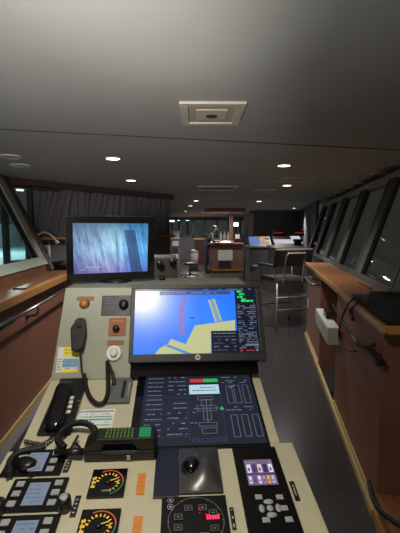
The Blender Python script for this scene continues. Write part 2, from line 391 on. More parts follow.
MB().box(-.432, .434, 0, LO.L, -.035, 0, 'beige', LO.T, bev=.004).build('lower_panel', con)
MB().box(-.404, .395, -.0, MI.L, -.03, 0, 'beige', MI.T, bev=.003).build('middle_panel', con)
MB().prism([(-.404, 0), (.395, 0), (.389, UPN.L), (-.388, UPN.L)], -.03, 0, 'beige2', UPN.T, bev=.003).build('upper_panel', con)
MB().box(CX-.389, CX+.389, 1.622, 1.96, 1.27, 1.306, 'beige2', CR, bev=.003).build('top_ledge', con)
for sx in (-1, 1): MB().box(CX+sx*.3745-.0145, CX+sx*.3745+.0145, 1.14, 1.95, .12, .87, 'cbody', CR).build('side_cover', con)
tl = MB(); q = hz(162, 280, 1.305); tl.lathe([(.016, 0), (.014, .02), (.003, .024)], 'black', M.Translation(q), 16); tl.build('ledge_knob', con)

def dashes(mb, P, u0, u1, v, h, mt, w, fill=.7, seg=.012):
    u = u0
    while u < u1-.002:
        l = min(seg*random.uniform(.4, 1.5), u1-u)
        if random.random() < fill: mb.add([P @ V(q) for q in ((u, v, w), (u+l, v, w), (u+l, v+h, w), (u, v+h, w))], [(0, 1, 2, 3)], mt)
        u += l+seg*.22
def rect(mb, P, u0, u1, v0, v1, w, mt): mb.add([P @ V(q) for q in ((u0, v0, w), (u1, v0, w), (u1, v1, w), (u0, v1, w))], [(0, 1, 2, 3)], mt)
def poly(mb, P, pts, w, mt): mb.add([P @ V((u, v, w)) for u, v in pts], [tuple(range(len(pts)))], mt)
def outline(mb, P, u0, u1, v0, v1, w, mt, t=.0016):
    rect(mb, P, u0, u1, v0, v0+t, w, mt); rect(mb, P, u0, u1, v1-t, v1, w, mt); rect(mb, P, u0, u0+t, v0+t, v1-t, w, mt); rect(mb, P, u1-t, u1, v0+t, v1-t, w, mt)
def ring(mb, P, cu, cv, r, t, w, mt, a0=0, a1=360, n=40):
    vs = []; fs = []
    for i in range(n+1):
        a = R(a0+(a1-a0)*i/n)
        for q in (r, r-t): vs.append(P @ V((cu+q*math.cos(a), cv+q*math.sin(a), w)))
    for i in range(n): fs.append((2*i, 2*i+2, 2*i+3, 2*i+1))
    mb.add(vs, fs, mt)

# built-in information screen on the middle panel
su0, su1 = MI.uv(146, 378).x, MI.uv(250, 380).x; sv0, sv1 = MI.uv(200, 447).y, MI.uv(200, 376).y
scr = MB().box(su0-.03, su1+.008, sv0-.012, sv1+.01, .0, .006, 'gloss', MI.T, bev=.002).build('embedded_screen', con)
s = MB(); W, Hh = su1-su0, sv1-sv0; P = MI.T @ M.Translation((su0, sv0, .0075))
E_bg = em((33, 37, 50), 1.0); E_w = em((136, 146, 168), .6); E_line = em((150, 160, 176), .5); E_dim = em((80, 92, 120), .7)
rect(s, P, 0, W, 0, Hh, 0, E_bg)
w = .0006
for i in range(13):
    v = Hh*(.93-i*.068); dashes(s, P, W*.03, W*.17, v, .0042, E_w, w, .9)
    if i != 5: dashes(s, P, W*.22, W*.38, v+Hh*.01, .0048, E_w, w, .75)
for a in (.1, .3, .62): rect(s, P, W*.02, W*.39, Hh*a, Hh*a+.0012, w, E_dim)
rect(s, P, W*.395, W*.397, Hh*.03, Hh*.95, w, E_dim); rect(s, P, W*.69, W*.692, Hh*.03, Hh*.95, w, E_dim)
rect(s, P, W*.42, W*.55, Hh*.86, Hh*.92, w, em((215, 60, 62), .9)); rect(s, P, W*.55, W*.67, Hh*.86, Hh*.92, w, em((50, 190, 80), .9)); poly(s, P, [(W*.67, Hh*.85), (W*.69, Hh*.89), (W*.67, Hh*.93)], w, em((50, 190, 80), .9))
rect(s, P, W*.5, W*.56, Hh*.975, Hh*.999, w, em((70, 160, 230), .9))
rect(s, P, W*.41, W*.685, Hh*.67, Hh*.82, w, em((190, 222, 240), .9))
dashes(s, P, W*.44, W*.66, Hh*.765, .004, em((60, 80, 100), .6), 2*w, .9); dashes(s, P, W*.44, W*.66, Hh*.72, .004, em((60, 80, 100), .6), 2*w, .9)
for (a, b, c_, d) in ((.48, .62, .58, .63), (.51, .6, .5, .58), (.47, .53, .42, .5), (.58, .64, .42, .5), (.52, .59, .3, .42), (.48, .63, .22, .27), (.5, .62, .13, .2)):
    outline(s, P, W*a, W*b, Hh*c_, Hh*d, w, E_line)
rect(s, P, W*.553, W*.558, Hh*.27, Hh*.6, w, E_line); rect(s, P, W*.44, W*.67, Hh*.455, Hh*.462, w, E_line)
poly(s, P, [(W*.665, Hh*.43), (W*.705, Hh*.43), (W*.685, Hh*.48)], 3*w, em((40, 200, 90), .9))
for (a, c_) in ((.75, .52), (.82, .52), (.9, .52), (.75, .08), (.84, .08), (.93, .08)): outline(s, P, W*a, W*(a+.055), Hh*c_, Hh*(c_+.28), w, E_line)
for v in (.93, .87, .46, .42, .84): dashes(s, P, W*.72, W*.96, Hh*v, .004, E_w, w, .55)
for v in (.35, .4, .26): dashes(s, P, W*.41, W*.47, Hh*v, .0035, E_w, w, .6)
for i in range(4): outline(s, P, W*(.42+.07*i), W*(.475+.07*i), Hh*.035, Hh*.075, w, E_dim)
dashes(s, P, W*.05, W*.97, Hh*.97, .003, E_dim, w, .5)
poly(s, P, [(W*.77, Hh*.75), (W*.83, Hh*.79), (W*.84, Hh*.81), (W*.78, Hh*.77)], w, em((150, 120, 210), .9))
s.build('display_image', scr)
# black hood under the monitor
h0, h1 = UPN.uv(131, 372).x, UPN.uv(257, 372).x
MB().box(h0, h1, .002, .085, .0, .03, 'gloss', UPN.T, bev=.003).build('hood', con)

# monitor, flat on the upper panel
Tm_o = CR @ V((CX, 1.405, 1.054))
mpl_n = UPN.n; mv = UPN.vx
def mh(x, y): return hit(x, y, mpl_n, Tm_o)
BLp, BRp, TLp, TRp = mh(127, 363), mh(267.5, 363), mh(133, 285.5), mh(259, 284.5)
mu0 = ((BLp+TLp)/2).dot(CXD); mu1 = ((BRp+TRp)/2).dot(CXD); mw = mu1-mu0
mo = BLp+CXD*(mu0-BLp.dot(CXD)); mhgt = (TLp-BLp).dot(mv)
TM = frame(mo, CXD, mv)
mon = thing('chart_monitor', TM @ V((mw/2, 0, -.04)), 'wide black monitor showing a blue and sand coloured sea chart on the console', 'monitor')
MB().box(0, mw, 0, mhgt, -.045, 0, 'mon', TM, bev=.006).build('housing', mon)
bz = .016; bb = .03
f = MB(); f.box(0, mw, 0, bb, 0, .005, 'mon', TM, bev=.002).box(0, mw, mhgt-bz, mhgt, 0, .005, 'mon', TM, bev=.002).box(0, bz, bb, mhgt-bz, 0, .005, 'mon', TM, bev=.002).box(mw-bz-.004, mw, bb, mhgt-bz, 0, .005, 'mon', TM, bev=.002).build('bezel', mon)
lg = MB(); ring(lg, TM, mw*.497, .0155, .0105, .0105, .0056, X['lgrey']); 
for a, b, c_, d in ((-.005, -.0025, -.004, .006), (-.0025, 0, .001, .003), (0, .002, -.004, .001), (.002, .004, -.007, .003), (.004, .0062, .001, .003), (.0062, .008, -.003, .001)):
    poly(lg, TM, [(mw*.497+a+c_*.3, .0155+c_), (mw*.497+b+c_*.3, .0155+c_), (mw*.497+b+d*.3, .0155+d), (mw*.497+a+d*.3, .0155+d)], .0062, X['black'])
lg.build('logo', mon)
MB().box(mw*.25, mw*.75, mhgt*.25, mhgt*.75, -.075, -.045, 'black', TM).build('mount', mon)
s = MB(); W, Hh = mw-2*bz-.004, mhgt-bb-bz; P = TM @ M.Translation((bz, bb, .0012))
# chart water: two blues mixed at random by noise
def chart_mat():
    m = mat('chart_water', (10, 10, 12), .27, vary=0, spec=.6); nt = m.node_tree; b = nt.nodes['Principled BSDF']
    g = nt.nodes.new('ShaderNodeTexNoise'); g.inputs['Scale'].default_value = 5; tc = nt.nodes.new('ShaderNodeTexCoord'); nt.links.new(tc.outputs['Object'], g.inputs['Vector'])
    r = nt.nodes.new('ShaderNodeValToRGB'); r.color_ramp.elements[0].position = .35; r.color_ramp.elements[0].color = (*lin((26, 112, 252)), 1); r.color_ramp.elements[1].position = .65; r.color_ramp.elements[1].color = (*lin((44, 134, 255)), 1)
    nt.links.new(g.outputs['Fac'], r.inputs[0]); nt.links.new(r.outputs[0], b.inputs['Emission Color']); b.inputs['Emission Strength'].default_value = 1.05
    return m
CH = chart_mat(); SAND = em((196, 200, 146), .95); PANEL = em((16, 22, 40), 1.0)
def mq(x, y):
    p = TM.inverted() @ hit(x, y, mpl_n, TM @ V((0, 0, .0012))); return (p.x-bz, p.y-bb)
rect(s, P, 0, W, 0, Hh, 0, CH)
w = .0006
px0 = mq(235, 300)[0]
rect(s, P, px0, W, 0, Hh, w, PANEL); rect(s, P, 0, px0, Hh*.965, Hh, w, em((30, 40, 80), 1)); rect(s, P, W*.2, px0*.96, Hh*.9, Hh*.955, w, em((70, 80, 140), .8))
dashes(s, P, W*.22, px0*.9, Hh*.92, .004, em((150, 160, 200), .7), 2*w, .8); dashes(s, P, W*.5, W*.97, Hh*.975, .004, E_w, 2*w, .6)
# sand coloured land and breakwater
v0 = 0
poly(s, P, [mq(*p) for p in ((205, 355), (154, 355), (160, 348), (168, 344), (183, 350), (195, 325.5), (235, 320), (235, 331), (211, 331), (211, 355))], w, SAND)
poly(s, P, [mq(*p) for p in ((168, 344), (171, 339), (188, 345), (183, 350))], w, SAND)
poly(s, P, [mq(*p) for p in ((209, 300), (213, 299), (221, 321), (216, 322))], w, em((140, 170, 190), .9))
poly(s, P, [mq(*p) for p in ((208, 300), (209.3, 300), (216.6, 322), (215, 322))], 2*w, SAND); poly(s, P, [mq(*p) for p in ((213, 299), (214.5, 299), (222, 321), (220.7, 321))], 2*w, SAND)
poly(s, P, [mq(*p) for p in ((165, 346), (168, 344.5), (193, 354), (188, 355))], 2*w, em((90, 150, 220), .9))
arc = [(184, 298), (181.5, 305), (180, 315), (180.5, 325), (182.5, 335)]
poly(s, P, [mq(x-1.5, y) for x, y in arc]+[mq(x+3, y) for x, y in arc[::-1]], w, em((150, 120, 205), .9))
poly(s, P, [mq(x, y) for x, y in ((190, 317), (195, 318), (195, 319), (190, 318))], 2*w, em((40, 60, 160), .9))
a = mq(211, 331); rect(s, P, a[0], px0, 0, a[1], 2*w, PANEL)
for i in range(6): dashes(s, P, a[0]+.008, px0-.006, a[1]*(.86-i*.15), .0042, E_dim if i % 2 else E_w, 3*w, .7)
for i in range(24):
    v = Hh*(.73-i*.029); dashes(s, P, px0+.006, W-.006, v, .0038, E_w if i % 3 else E_dim, 2*w, .62)
GR = em((40, 225, 110), 1.0)
for i, (f0, f1, dy) in enumerate(((.1, .35, .93), (.2, .45, .885), (.12, .36, .84), (.3, .5, .80), (.28, .85, .775))): dashes(s, P, px0+(W-px0)*f0, px0+(W-px0)*f1, Hh*dy, .008, GR, 2*w, 1, .012)
rect(s, P, px0+(W-px0)*.1, px0+(W-px0)*.2, Hh*.02, Hh*.045, 2*w, em((220, 50, 60), .9)); rect(s, P, px0+(W-px0)*.35, px0+(W-px0)*.75, Hh*.025, Hh*.04, 2*w, em((170, 50, 60), .9)); rect(s, P, px0+(W-px0)*.8, px0+(W-px0)*.92, Hh*.02, Hh*.05, 2*w, E_w)
ring(s, P, px0+(W-px0)*.7, Hh*.25, .016, .002, 2*w, E_w)
rect(s, P, px0+(W-px0)*.35, px0+(W-px0)*.95, Hh*.1, Hh*.13, 2*w, E_w)
s.build('screen', mon)

# camera picture monitor on the ledge
cc = hy(112, 248.8, 1.80)
xd = V((math.cos(R(16)), math.sin(R(16)), 0)); nrm = V((math.sin(R(16)), -math.cos(R(16)), -.12)).normalized(); yd = nrm.cross(xd)
TCc = frame(cc, xd, yd)
cm = thing('camera_monitor', V((cc.x, cc.y+.02, 1.305)), 'black square monitor with a bluish camera picture standing on the console top', 'monitor')
MB().box(-.2, .2, -.148, .148, -.05, 0, 'black', TCc, bev=.006).build('housing', cm)
f = MB(); f.box(-.2, .2, -.148, -.112, 0, .006, 'gloss', TCc, bev=.002).box(-.2, .2, .118, .148, 0, .006, 'gloss', TCc, bev=.002).box(-.2, -.17, -.112, .118, 0, .006, 'gloss', TCc, bev=.002).box(.166, .2, -.112, .118, 0, .006, 'gloss', TCc, bev=.002).build('bezel', cm)
MB().box(-.06, .06, -.175, -.12, -.07, -.03, 'black', TCc).lathe([(.075, 0), (.075, .008), (.03, .016), (.03, .03)], 'black', M.Translation((cc.x+.01, cc.y+.05, 1.3055)), 24).build('stand', cm)
def cctv_mat():
    m = mat('camera_picture', (6, 6, 8), .3, vary=0); nt = m.node_tree; b = nt.nodes['Principled BSDF']; N = nt.nodes.new; K = nt.links.new
    tc = N('ShaderNodeTexCoord'); dx = N('ShaderNodeVectorMath'); dx.operation = 'DOT_PRODUCT'; dx.inputs[1].default_value = tuple(xd); dy = N('ShaderNodeVectorMath'); dy.operation = 'DOT_PRODUCT'; dy.inputs[1].default_value = tuple(yd)
    sb = N('ShaderNodeVectorMath'); sb.operation = 'SUBTRACT'; sb.inputs[1].default_value = tuple(cc-V((cc.x, cc.y+.02, 1.305))); K(tc.outputs['Object'], sb.inputs[0]); K(sb.outputs[0], dx.inputs[0]); K(sb.outputs[0], dy.inputs[0])
    def mth(op, a, c, d=None):
        n = N('ShaderNodeMath'); n.operation = op
        for i, q in enumerate((a, c, d)):
            if q is None: continue
            if isinstance(q, (int, float)): n.inputs[i].default_value = q
            else: K(q, n.inputs[i])
        return n.outputs[0]
    def ramp(f, st):
        n = N('ShaderNodeValToRGB'); e = n.color_ramp.elements
        for i, (p, c) in enumerate(st):
            x = e[i] if i < 2 else e.new(p)
            x.position = p; x.color = (*lin(c), 1)
        K(f, n.inputs[0]); return n.outputs[0]
    u = mth('MULTIPLY_ADD', dx.outputs['Value'], 1/.34, .5); v = mth('MULTIPLY_ADD', dy.outputs['Value'], 1/.234, .487)
    sk = mth('MULTIPLY_ADD', v, .12, u)
    cv = N('ShaderNodeCombineXYZ'); K(mth('MULTIPLY', sk, 14), cv.inputs[0]); K(mth('MULTIPLY', v, 1.6), cv.inputs[1])
    n1 = N('ShaderNodeTexNoise'); n1.inputs['Scale'].default_value = 1.3; n1.inputs['Detail'].default_value = 6; n1.inputs['Roughness'].default_value = .65; K(cv.outputs[0], n1.inputs['Vector'])
    base = ramp(u, [(0, (130, 160, 196)), (1, (110, 200, 246)), (.3, (176, 214, 232)), (.55, (190, 238, 250)), (.75, (120, 206, 250))])
    low = ramp(v, [(0, (214, 150, 206)), (.5, (255, 255, 255)), (1, (130, 150, 164))])
    m1 = N('ShaderNodeMix'); m1.data_type = 'RGBA'; m1.blend_type = 'MULTIPLY'; m1.inputs[0].default_value = 1; K(base, m1.inputs[6]); K(low, m1.inputs[7])
    m2 = N('ShaderNodeMix'); m2.data_type = 'RGBA'; m2.blend_type = 'MULTIPLY'; m2.inputs[0].default_value = 1; K(m1.outputs[2], m2.inputs[6]); K(ramp(n1.outputs['Fac'], [(.32, (120, 140, 186)), (.66, (255, 255, 255))]), m2.inputs[7])
    # dark slanting hull shape with soft edges on the right of the picture
    c = mth('MULTIPLY_ADD', v, -.12, .84); dist = mth('ABSOLUTE', mth('SUBTRACT', u, c), 0); msk = mth('MULTIPLY', mth('LESS_THAN', dist, .075), mth('LESS_THAN', v, .86))
    m3 = N('ShaderNodeMix'); m3.data_type = 'RGBA'; K(mth('MULTIPLY', msk, .8), m3.inputs[0]); K(m2.outputs[2], m3.inputs[6]); m3.inputs[7].default_value = (*lin((46, 62, 100)), 1)
    K(m3.outputs[2], b.inputs['Emission Color']); b.inputs['Emission Strength'].default_value = 1.2
    return m
def cctv_q(mb, pts, w, mt): poly(mb, TCc, pts, w, mt)
s = MB(); rect(s, TCc, -.171, .167, -.113, .119, .0012, cctv_mat())
for i in range(16):
    u = .012+.0009*i; v = .075-.0115*i; cctv_q(s, [(u, v), (u+.009, v+.007), (u+.010, v+.003), (u+.001, v-.004)], .0026, em((84, 110, 165), .9))
dashes(s, TCc, -.14, -.05, -.085, .005, em((190, 200, 230), .8), .0026, .6); dashes(s, TCc, -.15, -.06, -.096, .004, em((170, 180, 215), .8), .0026, .6)
s.build('screen', cm)

# ---- small console parts
def plate(P, pts, h, mt, name, par=con, bev=.002):
    u0, u1, v0, v1 = P.rect(pts); return MB().box(u0, u1, v0, v1, 0, h, mt, P.T, bev=bev).build(name, par), (u0, u1, v0, v1)
def gauge(x, y):
    c = LO.uv(x, y); h = .048
    g = MB().box(c.x-h, c.x+h, c.y-h, c.y+h, 0, .006, 'gloss', LO.T, bev=.002).build('gauge', con)
    d = MB(); T = LO.T @ M.Translation((c.x, c.y, .0066))
    for k in range(13):
        a = R(210-k*20-40); r0, r1 = .025, .033
        t_ = .0022 if k % 3 else .0034
        dx, dy = math.cos(a), math.sin(a)
        poly(d, T, [(dx*r0-dy*t_, dy*r0+dx*t_), (dx*r0+dy*t_, dy*r0-dx*t_), (dx*r1+dy*t_*.5, dy*r1-dx*t_*.5), (dx*r1-dy*t_*.5, dy*r1+dx*t_*.5)], 0, 'ymark')
    ring(d, T, 0, 0, .042, .0035, 0, X['grn'], -75, 0); ring(d, T, 0, 0, .042, .0035, 0, X['red'], 0, 120); ring(d, T, 0, 0, .042, .003, 0, X['ymark'], 150, 205, 6)
    for v in (-.014, 0, .014): rect(d, T, -.043, -.032, v-.004, v+.004, .0001, X['ymark'])
    rect(d, T, .018, .03, -.0015, .0015, .0004, X['ymark']); rect(d, T, -.012, .012, -.03, -.025, 0, X['ink'])
    d.build('dial', g); MB().lathe([(.007, 0), (.006, .003), (.001, .0035)], 'black', T, 14).build('hub', g)
    n = MB(); n.box(-.0015, .0015, 0, .026, .002, .003, 'ymark', T @ M.Rotation(R(-70), 4, 'Z')); n.build('needle', g)
gauge(108, 484); gauge(98.5, 528)
def orange(x, y, hl):
    c = LO.uv(x, y); o = MB().box(c.x-.011, c.x+.011, c.y-hl, c.y+hl, 0, .0015, 'orange', LO.T); dashes(o, LO.T, c.x-.006, c.x+.006, c.y-.01, .002, X['brown'], .0017, .9); dashes(o, LO.T, c.x-.006, c.x+.006, c.y+.006, .002, X['brown'], .0017, .9); o.build('label_plate', con)
orange(141, 484, .036); orange(137, 530, .036)
def display(x, y, w=.145, h=.105, both=True, flip=False):
    c = LO.uv(x, y)
    g = MB().box(c.x-w/2, c.x+w/2, c.y-h/2, c.y+h/2, 0, .006, 'gloss', LO.T, bev=.002).build('display_unit', con)
    T = LO.T @ M.Translation((c.x, c.y, .006)); s = MB(); rect(s, T, -.026, .028, -.036, .036, .0006, em((150, 164, 184), .6))
    for i in range(5): dashes(s, T, -.022, .024, .024-i*.013, .004, em((124, 140, 164), .55), .0012, .6)
    s.build('screen', g)
    for sx in ((-1, 1) if both else (1,)):
        for v in (-.031, 0, .031):
            k = MB().box(sx*.05-.0105, sx*.05+.0105, v-.009, v+.009, 0, .004, 'key', T, bev=.0015); k.build('button', g)
    return g, T
display(36, 463.5, .165, .1, False); display(36, 495.5); display(22, 536.5, .15, .105)
for (pts) in ([(67, 461), (72, 461), (68, 473), (62, 473)], [(44, 524), (50, 523), (47, 533), (40, 534)]):
    o, (u0, u1, v0, v1) = plate(LO, pts, .003, 'black', 'tag_plate'); d = MB()
    for i in range(3): rect(d, LO.T, u0+.004, u1-.004, v0+(v1-v0)*(.2+.25*i), v0+(v1-v0)*(.3+.25*i), .0034, X['key'])
    d.build('marking', o)
c = LO.uv(65, 509); k = MB().lathe([(.017, 0), (.017, .018), (.0165, .034), (.012, .038), (.001, .038)], 'black', LO.T @ M.Translation(c), 24).build('dimmer_knob', con)
MB().lathe([(.011, .038), (.01, .0395), (.001, .0395)], 'key', LO.T @ M.Translation(c), 20).build('cap', k)
c = LO.uv(-1, 512); MB().lathe([(.017, 0), (.017, .03), (.001, .032)], 'black', LO.T @ M.Translation(c), 24).build('dimmer_knob', con)
o, (u0, u1, v0, v1) = plate(LO, [(75.5, 496), (81, 496), (76, 517.5), (69.5, 518)], .0025, 'black', 'scale_plate'); d = MB()
for i in range(4): rect(d, LO.T, (u0+u1)/2-.003, (u0+u1)/2+.003, v0+(v1-v0)*(.15+.2*i), v0+(v1-v0)*(.22+.2*i), .003, X['key'])
d.build('marking', o)
# trackball
plate(LO, [(156, 450.5), (179, 450), (178, 499), (153.5, 499)], .005, 'navy', 'blank_panel')
o, (u0, u1, v0, v1) = plate(LO, [(179, 450), (217.5, 450), (223.5, 495), (178.5, 494.5)], .008, 'dgrey', 'trackball_unit')
uc, vc = (u0+u1)/2, (v0+v1)/2
b = bmesh.new(); N = 24; g = [[None]*(N+1) for _ in range(N+1)]
for i in range(N+1):
    for j in range(N+1):
        a, q = i/N*2-1, j/N*2-1; hgt = .026*math.exp(-((a-.25)**2*1.6+(q+.1)**2*1.4))*(1-max(abs(a), abs(q))**6)
        r2 = ((a+.38)/.42)**2+((q-.28)/.42)**2; hgt *= 1-.9*math.exp(-r2*1.3)
        g[i][j] = b.verts.new((uc+a*(u1-u0)*.47, vc+q*(v1-v0)*.47, .0078+hgt))
for i in range(N):
    for j in range(N): b.faces.new((g[i][j], g[i+1][j], g[i+1][j+1], g[i][j+1]))
MB().bm(b, 'dgrey', LO.T, True).build('palm_rest', o)
cb = LO.uv(192, 471); MB().ball((cb.x, cb.y, .016), .026, 'gloss', LO.T, (.9, 1.15, .8)).build('ball', o)
MB().lathe([(.031, .008), (.03, .018), (.026, .019), (.025, .01)], 'black', LO.T @ M.Translation((cb.x, cb.y, 0)), 24).build('ball_ring', o)
# thruster dial panel
o, (u0, u1, v0, v1) = plate(LO, [(162, 498.5), (224, 497), (233, 540), (160, 541)], .006, 'gloss', 'thruster_panel')
d = MB(); cu, cv = LO.uv(196, 521).x, LO.uv(196, 523).y; T = LO.T @ M.Translation((cu, cv, .0066))
ring(d, T, 0, 0, .068, .001, 0, X['ink'])
for k in range(12):
    a = R(k*30); poly(d, T, [(math.cos(a+x)*r, math.sin(a+x)*r) for r, x in ((.064, -.012), (.068, -.012), (.068, .012), (.064, .012))], .0002, 'ink')
d.build('dial', o)
for (x, y) in ((-.043, .012), (-.043, -.016), (.043, .02), (.043, -.022), (-.018, .036), (.018, .036), (-.018, -.04), (.018, -.04)):
    k = MB(); k.box(x-.010, x+.010, y-.008, y+.008, 0, .001, 'black', T); outline(k, T, x-.010, x+.010, y-.008, y+.008, .0014, X['ink'], .001); rect(k, T, x-.003, x+.003, y-.001, y+.001, .0014, X['key']); k.build('button', o)
for y in (509, 502.5):
    c = LO.uv(170.5, y); k = MB(); ring(k, LO.T, c.x, c.y, .008, .0014, .0068, X['key']); ring(k, LO.T, c.x, c.y, .003, .003, .0068, X['key']); k.build('round_button', o)
L = MB(); rr = em((255, 30, 60), 5.0); c = LO.uv(213, 519.5)
for i in range(5): L.box(c.x-.015+i*.0065, c.x-.0112+i*.0065, c.y-.0045, c.y+.0035, .007, .0085, rr, LO.T)
rect(L, LO.T, c.x-.018, c.x+.018, c.y+.007, c.y+.0085, .0068, em((255, 30, 60), 2.5)); L.build('red_readout', o)['label'] = 'glowing red digital readout'
c = LO.uv(199, 511); L = MB(); 
for k, (dx, dy) in enumerate(((0, 0), (.004, -.005), (.001, -.012), (.007, .002))): L.box(c.x+dx-.0015, c.x+dx+.0015, c.y+dy-.0015, c.y+dy+.0015, .007, .0078, em((200, 24, 40), .8), LO.T)
L.build('indicator', o)
for pts in ([(228, 508), (232, 508), (238, 530), (233.5, 530.5)], [(288, 482), (292.5, 481.5), (301.5, 501), (296.5, 501.5)]):
    o, (u0, u1, v0, v1) = plate(LO, pts, .0025, 'black', 'name_plate'); d = MB()
    dashes(d, LO.T @ M.Translation(((u0+u1)/2, v0, 0)) @ M.Rotation(R(90), 4, 'Z'), .005, (v1-v0)-.006, -.002, .004, X['key'], .003, .85, .007); d.build('marking', o)
# keypad with little picture screen
o, (u0, u1, v0, v1) = plate(LO, [(230.5, 449), (271.5, 449), (310, 540), (251, 541)], .007, 'gloss', 'keypad_unit')
P = LO
r_ = P.rect([(243, 462), (270, 461.5), (279.5, 487), (249, 487.5)]); s = MB(); T = LO.T @ M.Translation((r_[0], r_[2], .0076)); W, Hh = r_[1]-r_[0], r_[3]-r_[2]
rect(s, T, 0, W, 0, Hh, 0, em((128, 112, 140), .75))
dashes(s, T, .002, W-.002, Hh*.86, .004, em((170, 150, 180), .8), .0005, .6)
for i in range(5): rect(s, T, W*(.06+.19*i), W*(.2+.19*i), Hh*.47, Hh*.8, .0005, em(((236, 232, 240), (90, 60, 120), (240, 210, 226), (60, 44, 84), (236, 232, 240))[i], .9)); rect(s, T, W*(.09+.19*i), W*(.15+.19*i), Hh*.52, Hh*.66, .001, em((84, 50, 120), .8))
rect(s, T, 0, W, Hh*.38, Hh*.44, .0005, em((80, 60, 110), .8))
for i in range(6): rect(s, T, W*(.05+.155*i), W*(.15+.155*i), Hh*.06, Hh*.34, .0005, em(((226, 214, 236), (120, 84, 150), (236, 226, 240), (170, 140, 190), (250, 180, 60), (210, 190, 224))[i], .9)); rect(s, T, W*(.07+.155*i), W*(.12+.155*i), Hh*.12, Hh*.2, .001, em((90, 56, 130), .8))
s.build('screen', o)
for (x, y, rr_) in ((258.5, 499.5, 0), (279.5, 499.5, 0), (284, 510.5, 0), (266, 522.5, 0), (289, 522, 0)):
    c = LO.uv(x, y); MB().box(c.x-.0095, c.x+.0095, c.y-.0075, c.y+.0075, .006, .0095, 'key', LO.T, bev=.002).build('button', o)
for (dx, dy, sx, sy) in ((0, .019, .013, .008), (0, -.019, .013, .008), (-.021, 0, .0075, .012), (.021, 0, .0075, .012), (0, 0, .009, .009)):
    c = LO.uv(270, 510.5); MB().ball((c.x+dx, c.y+dy, .007), 1, 'key', LO.T, (sx, sy, .004)).build('button', o)

# telephone cradle + handset on the middle panel
cu0, cu1, cv0, cv1 = MI.rect([(58.5, 380), (86, 381), (72.5, 437.5), (41, 435)])
o = MB().box(cu0, cu1, cv0, cv1, 0, .012, 'black', MI.T, bev=.003).build('telephone_cradle', con)
for (x, y) in ((72.5, 401.5), (71.5, 406), (70.5, 410.5), (69, 415.5)):
    c = MI.uv(x, y); MB().box(c.x-.006, c.x+.006, c.y-.007, c.y+.007, .011, .018, 'white', MI.T, bev=.001).build('button', o)
d = MB()
for i in range(3): rect(d, MI.T, MI.uv(78, 404+5*i).x, MI.uv(81, 404+5*i).x, MI.uv(78, 404+5*i).y, MI.uv(78, 404+5*i).y+.005, .0125, X['ink'])
d.build('marking', o)
hc0 = MI.uv(66, 383, .03); hc1 = MI.uv(51.5, 430, .03)
hd = thing('telephone_handset', MI.T @ V((hc0.x*.5+hc1.x*.5, hc0.y*.5+hc1.y*.5, .012)), 'glossy black telephone handset lying in its cradle at the left of the console', 'handset')
ux = (hc0-hc1); ux.z = 0; Ln = ux.length; TH = MI.T @ frame(V((hc1.x, hc1.y, .012)), ux, V((-ux.y, ux.x, 0)))
b = bmesh.new(); rings = []
for i in range(25):
    t = i/24; wd = .029; hh = .03
    e = min(1, math.sqrt(max(0, 1-(abs(t-.5)*2)**10)))
    rg = []
    for k in range(16):
        a = 2*math.pi*k/16; rg.append(b.verts.new((t*Ln, wd*e*math.copysign(abs(math.cos(a))**.6, math.cos(a)), .004+hh*.5+hh*.5*(.3+.7*e)*math.copysign(abs(math.sin(a))**.6, math.sin(a)))))
    rings.append(rg)
for i in range(24):
    for k in range(16): b.faces.new((rings[i][k], rings[i][(k+1) % 16], rings[i+1][(k+1) % 16], rings[i+1][k]))
b.faces.new(rings[0][::-1]); b.faces.new(rings[-1])
MB().bm(b, 'gloss', TH, True).build('handset_body', hd)
pts = [MI.T @ MI.uv(x, y, w_) for x, y, w_ in ((53, 432, .02), (50, 440, .012), (42, 444, .012), (33, 443, .012), (24, 441, .014))]
MB().tube(coil(pts, .0055, 16, 0), .0017, 'rubber', 5).build('coiled_cord', hd)
# upper panel fittings
plate(UPN, [(77.5, 296.5), (94, 297), (94, 300.5), (77, 300.5)], .002, 'brown', 'label_plate')
c = UPN.uv(84.5, 304); k = MB().lathe([(.022, 0), (.02, .004), (.017, .006)], 'steel', UPN.T @ M.Translation(c), 24).build('indicator_lamp', con)
MB().lathe([(.018, .004), (.016, .014), (.009, .02), (.001, .021)], 'amber', UPN.T @ M.Translation(c), 24).build('lens', k)
o, rr_ = plate(UPN, [(102.5, 295.5), (131, 296), (131, 315.5), (101, 315.5)], .004, 'navy', 'alarm_panel')
d = MB()
for i in range(5): dashes(d, UPN.T, rr_[0]+.006, rr_[0]+.055, rr_[3]-.012-.012*i, .003, X['grey'], .0046, .7)
rect(d, UPN.T, rr_[1]-.05, rr_[1]-.01, rr_[3]-.009, rr_[3]-.003, .0046, X['brown']); rect(d, UPN.T, rr_[1]-.05, rr_[1]-.01, rr_[2]+.003, rr_[2]+.009, .0046, X['brown']); d.build('marking', o)
c = UPN.uv(124, 305); MB().lathe([(.02, .004), (.019, .018), (.015, .024), (.001, .025)], 'black', UPN.T @ M.Translation(c), 20).build('knob', o)
o, rr_ = plate(UPN, [(109, 318.5), (126, 318), (126, 336), (108.5, 336)], .002, 'brown', 'label_plate'); c = UPN.uv(116.3, 329)
dashes(d := MB(), UPN.T, rr_[0]+.01, rr_[1]-.01, rr_[3]-.014, .005, X['orange'], .0026, .9); d.build('marking', o)
MB().lathe([(.014, .002), (.013, .016), (.009, .022), (.001, .023)], 'black', UPN.T @ M.Translation(c), 20).build('knob', o)
plate(UPN, [(107.5, 340.5), (124, 340.5), (124, 345), (107, 345)], .002, 'brown', 'label_plate')
c = UPN.uv(114, 353.5); k = MB().lathe([(.031, 0), (.031, .006), (.029, .01), (.02, .011), (.018, .009)], 'white', UPN.T @ M.Translation(c), 32).build('rotary_knob', con)
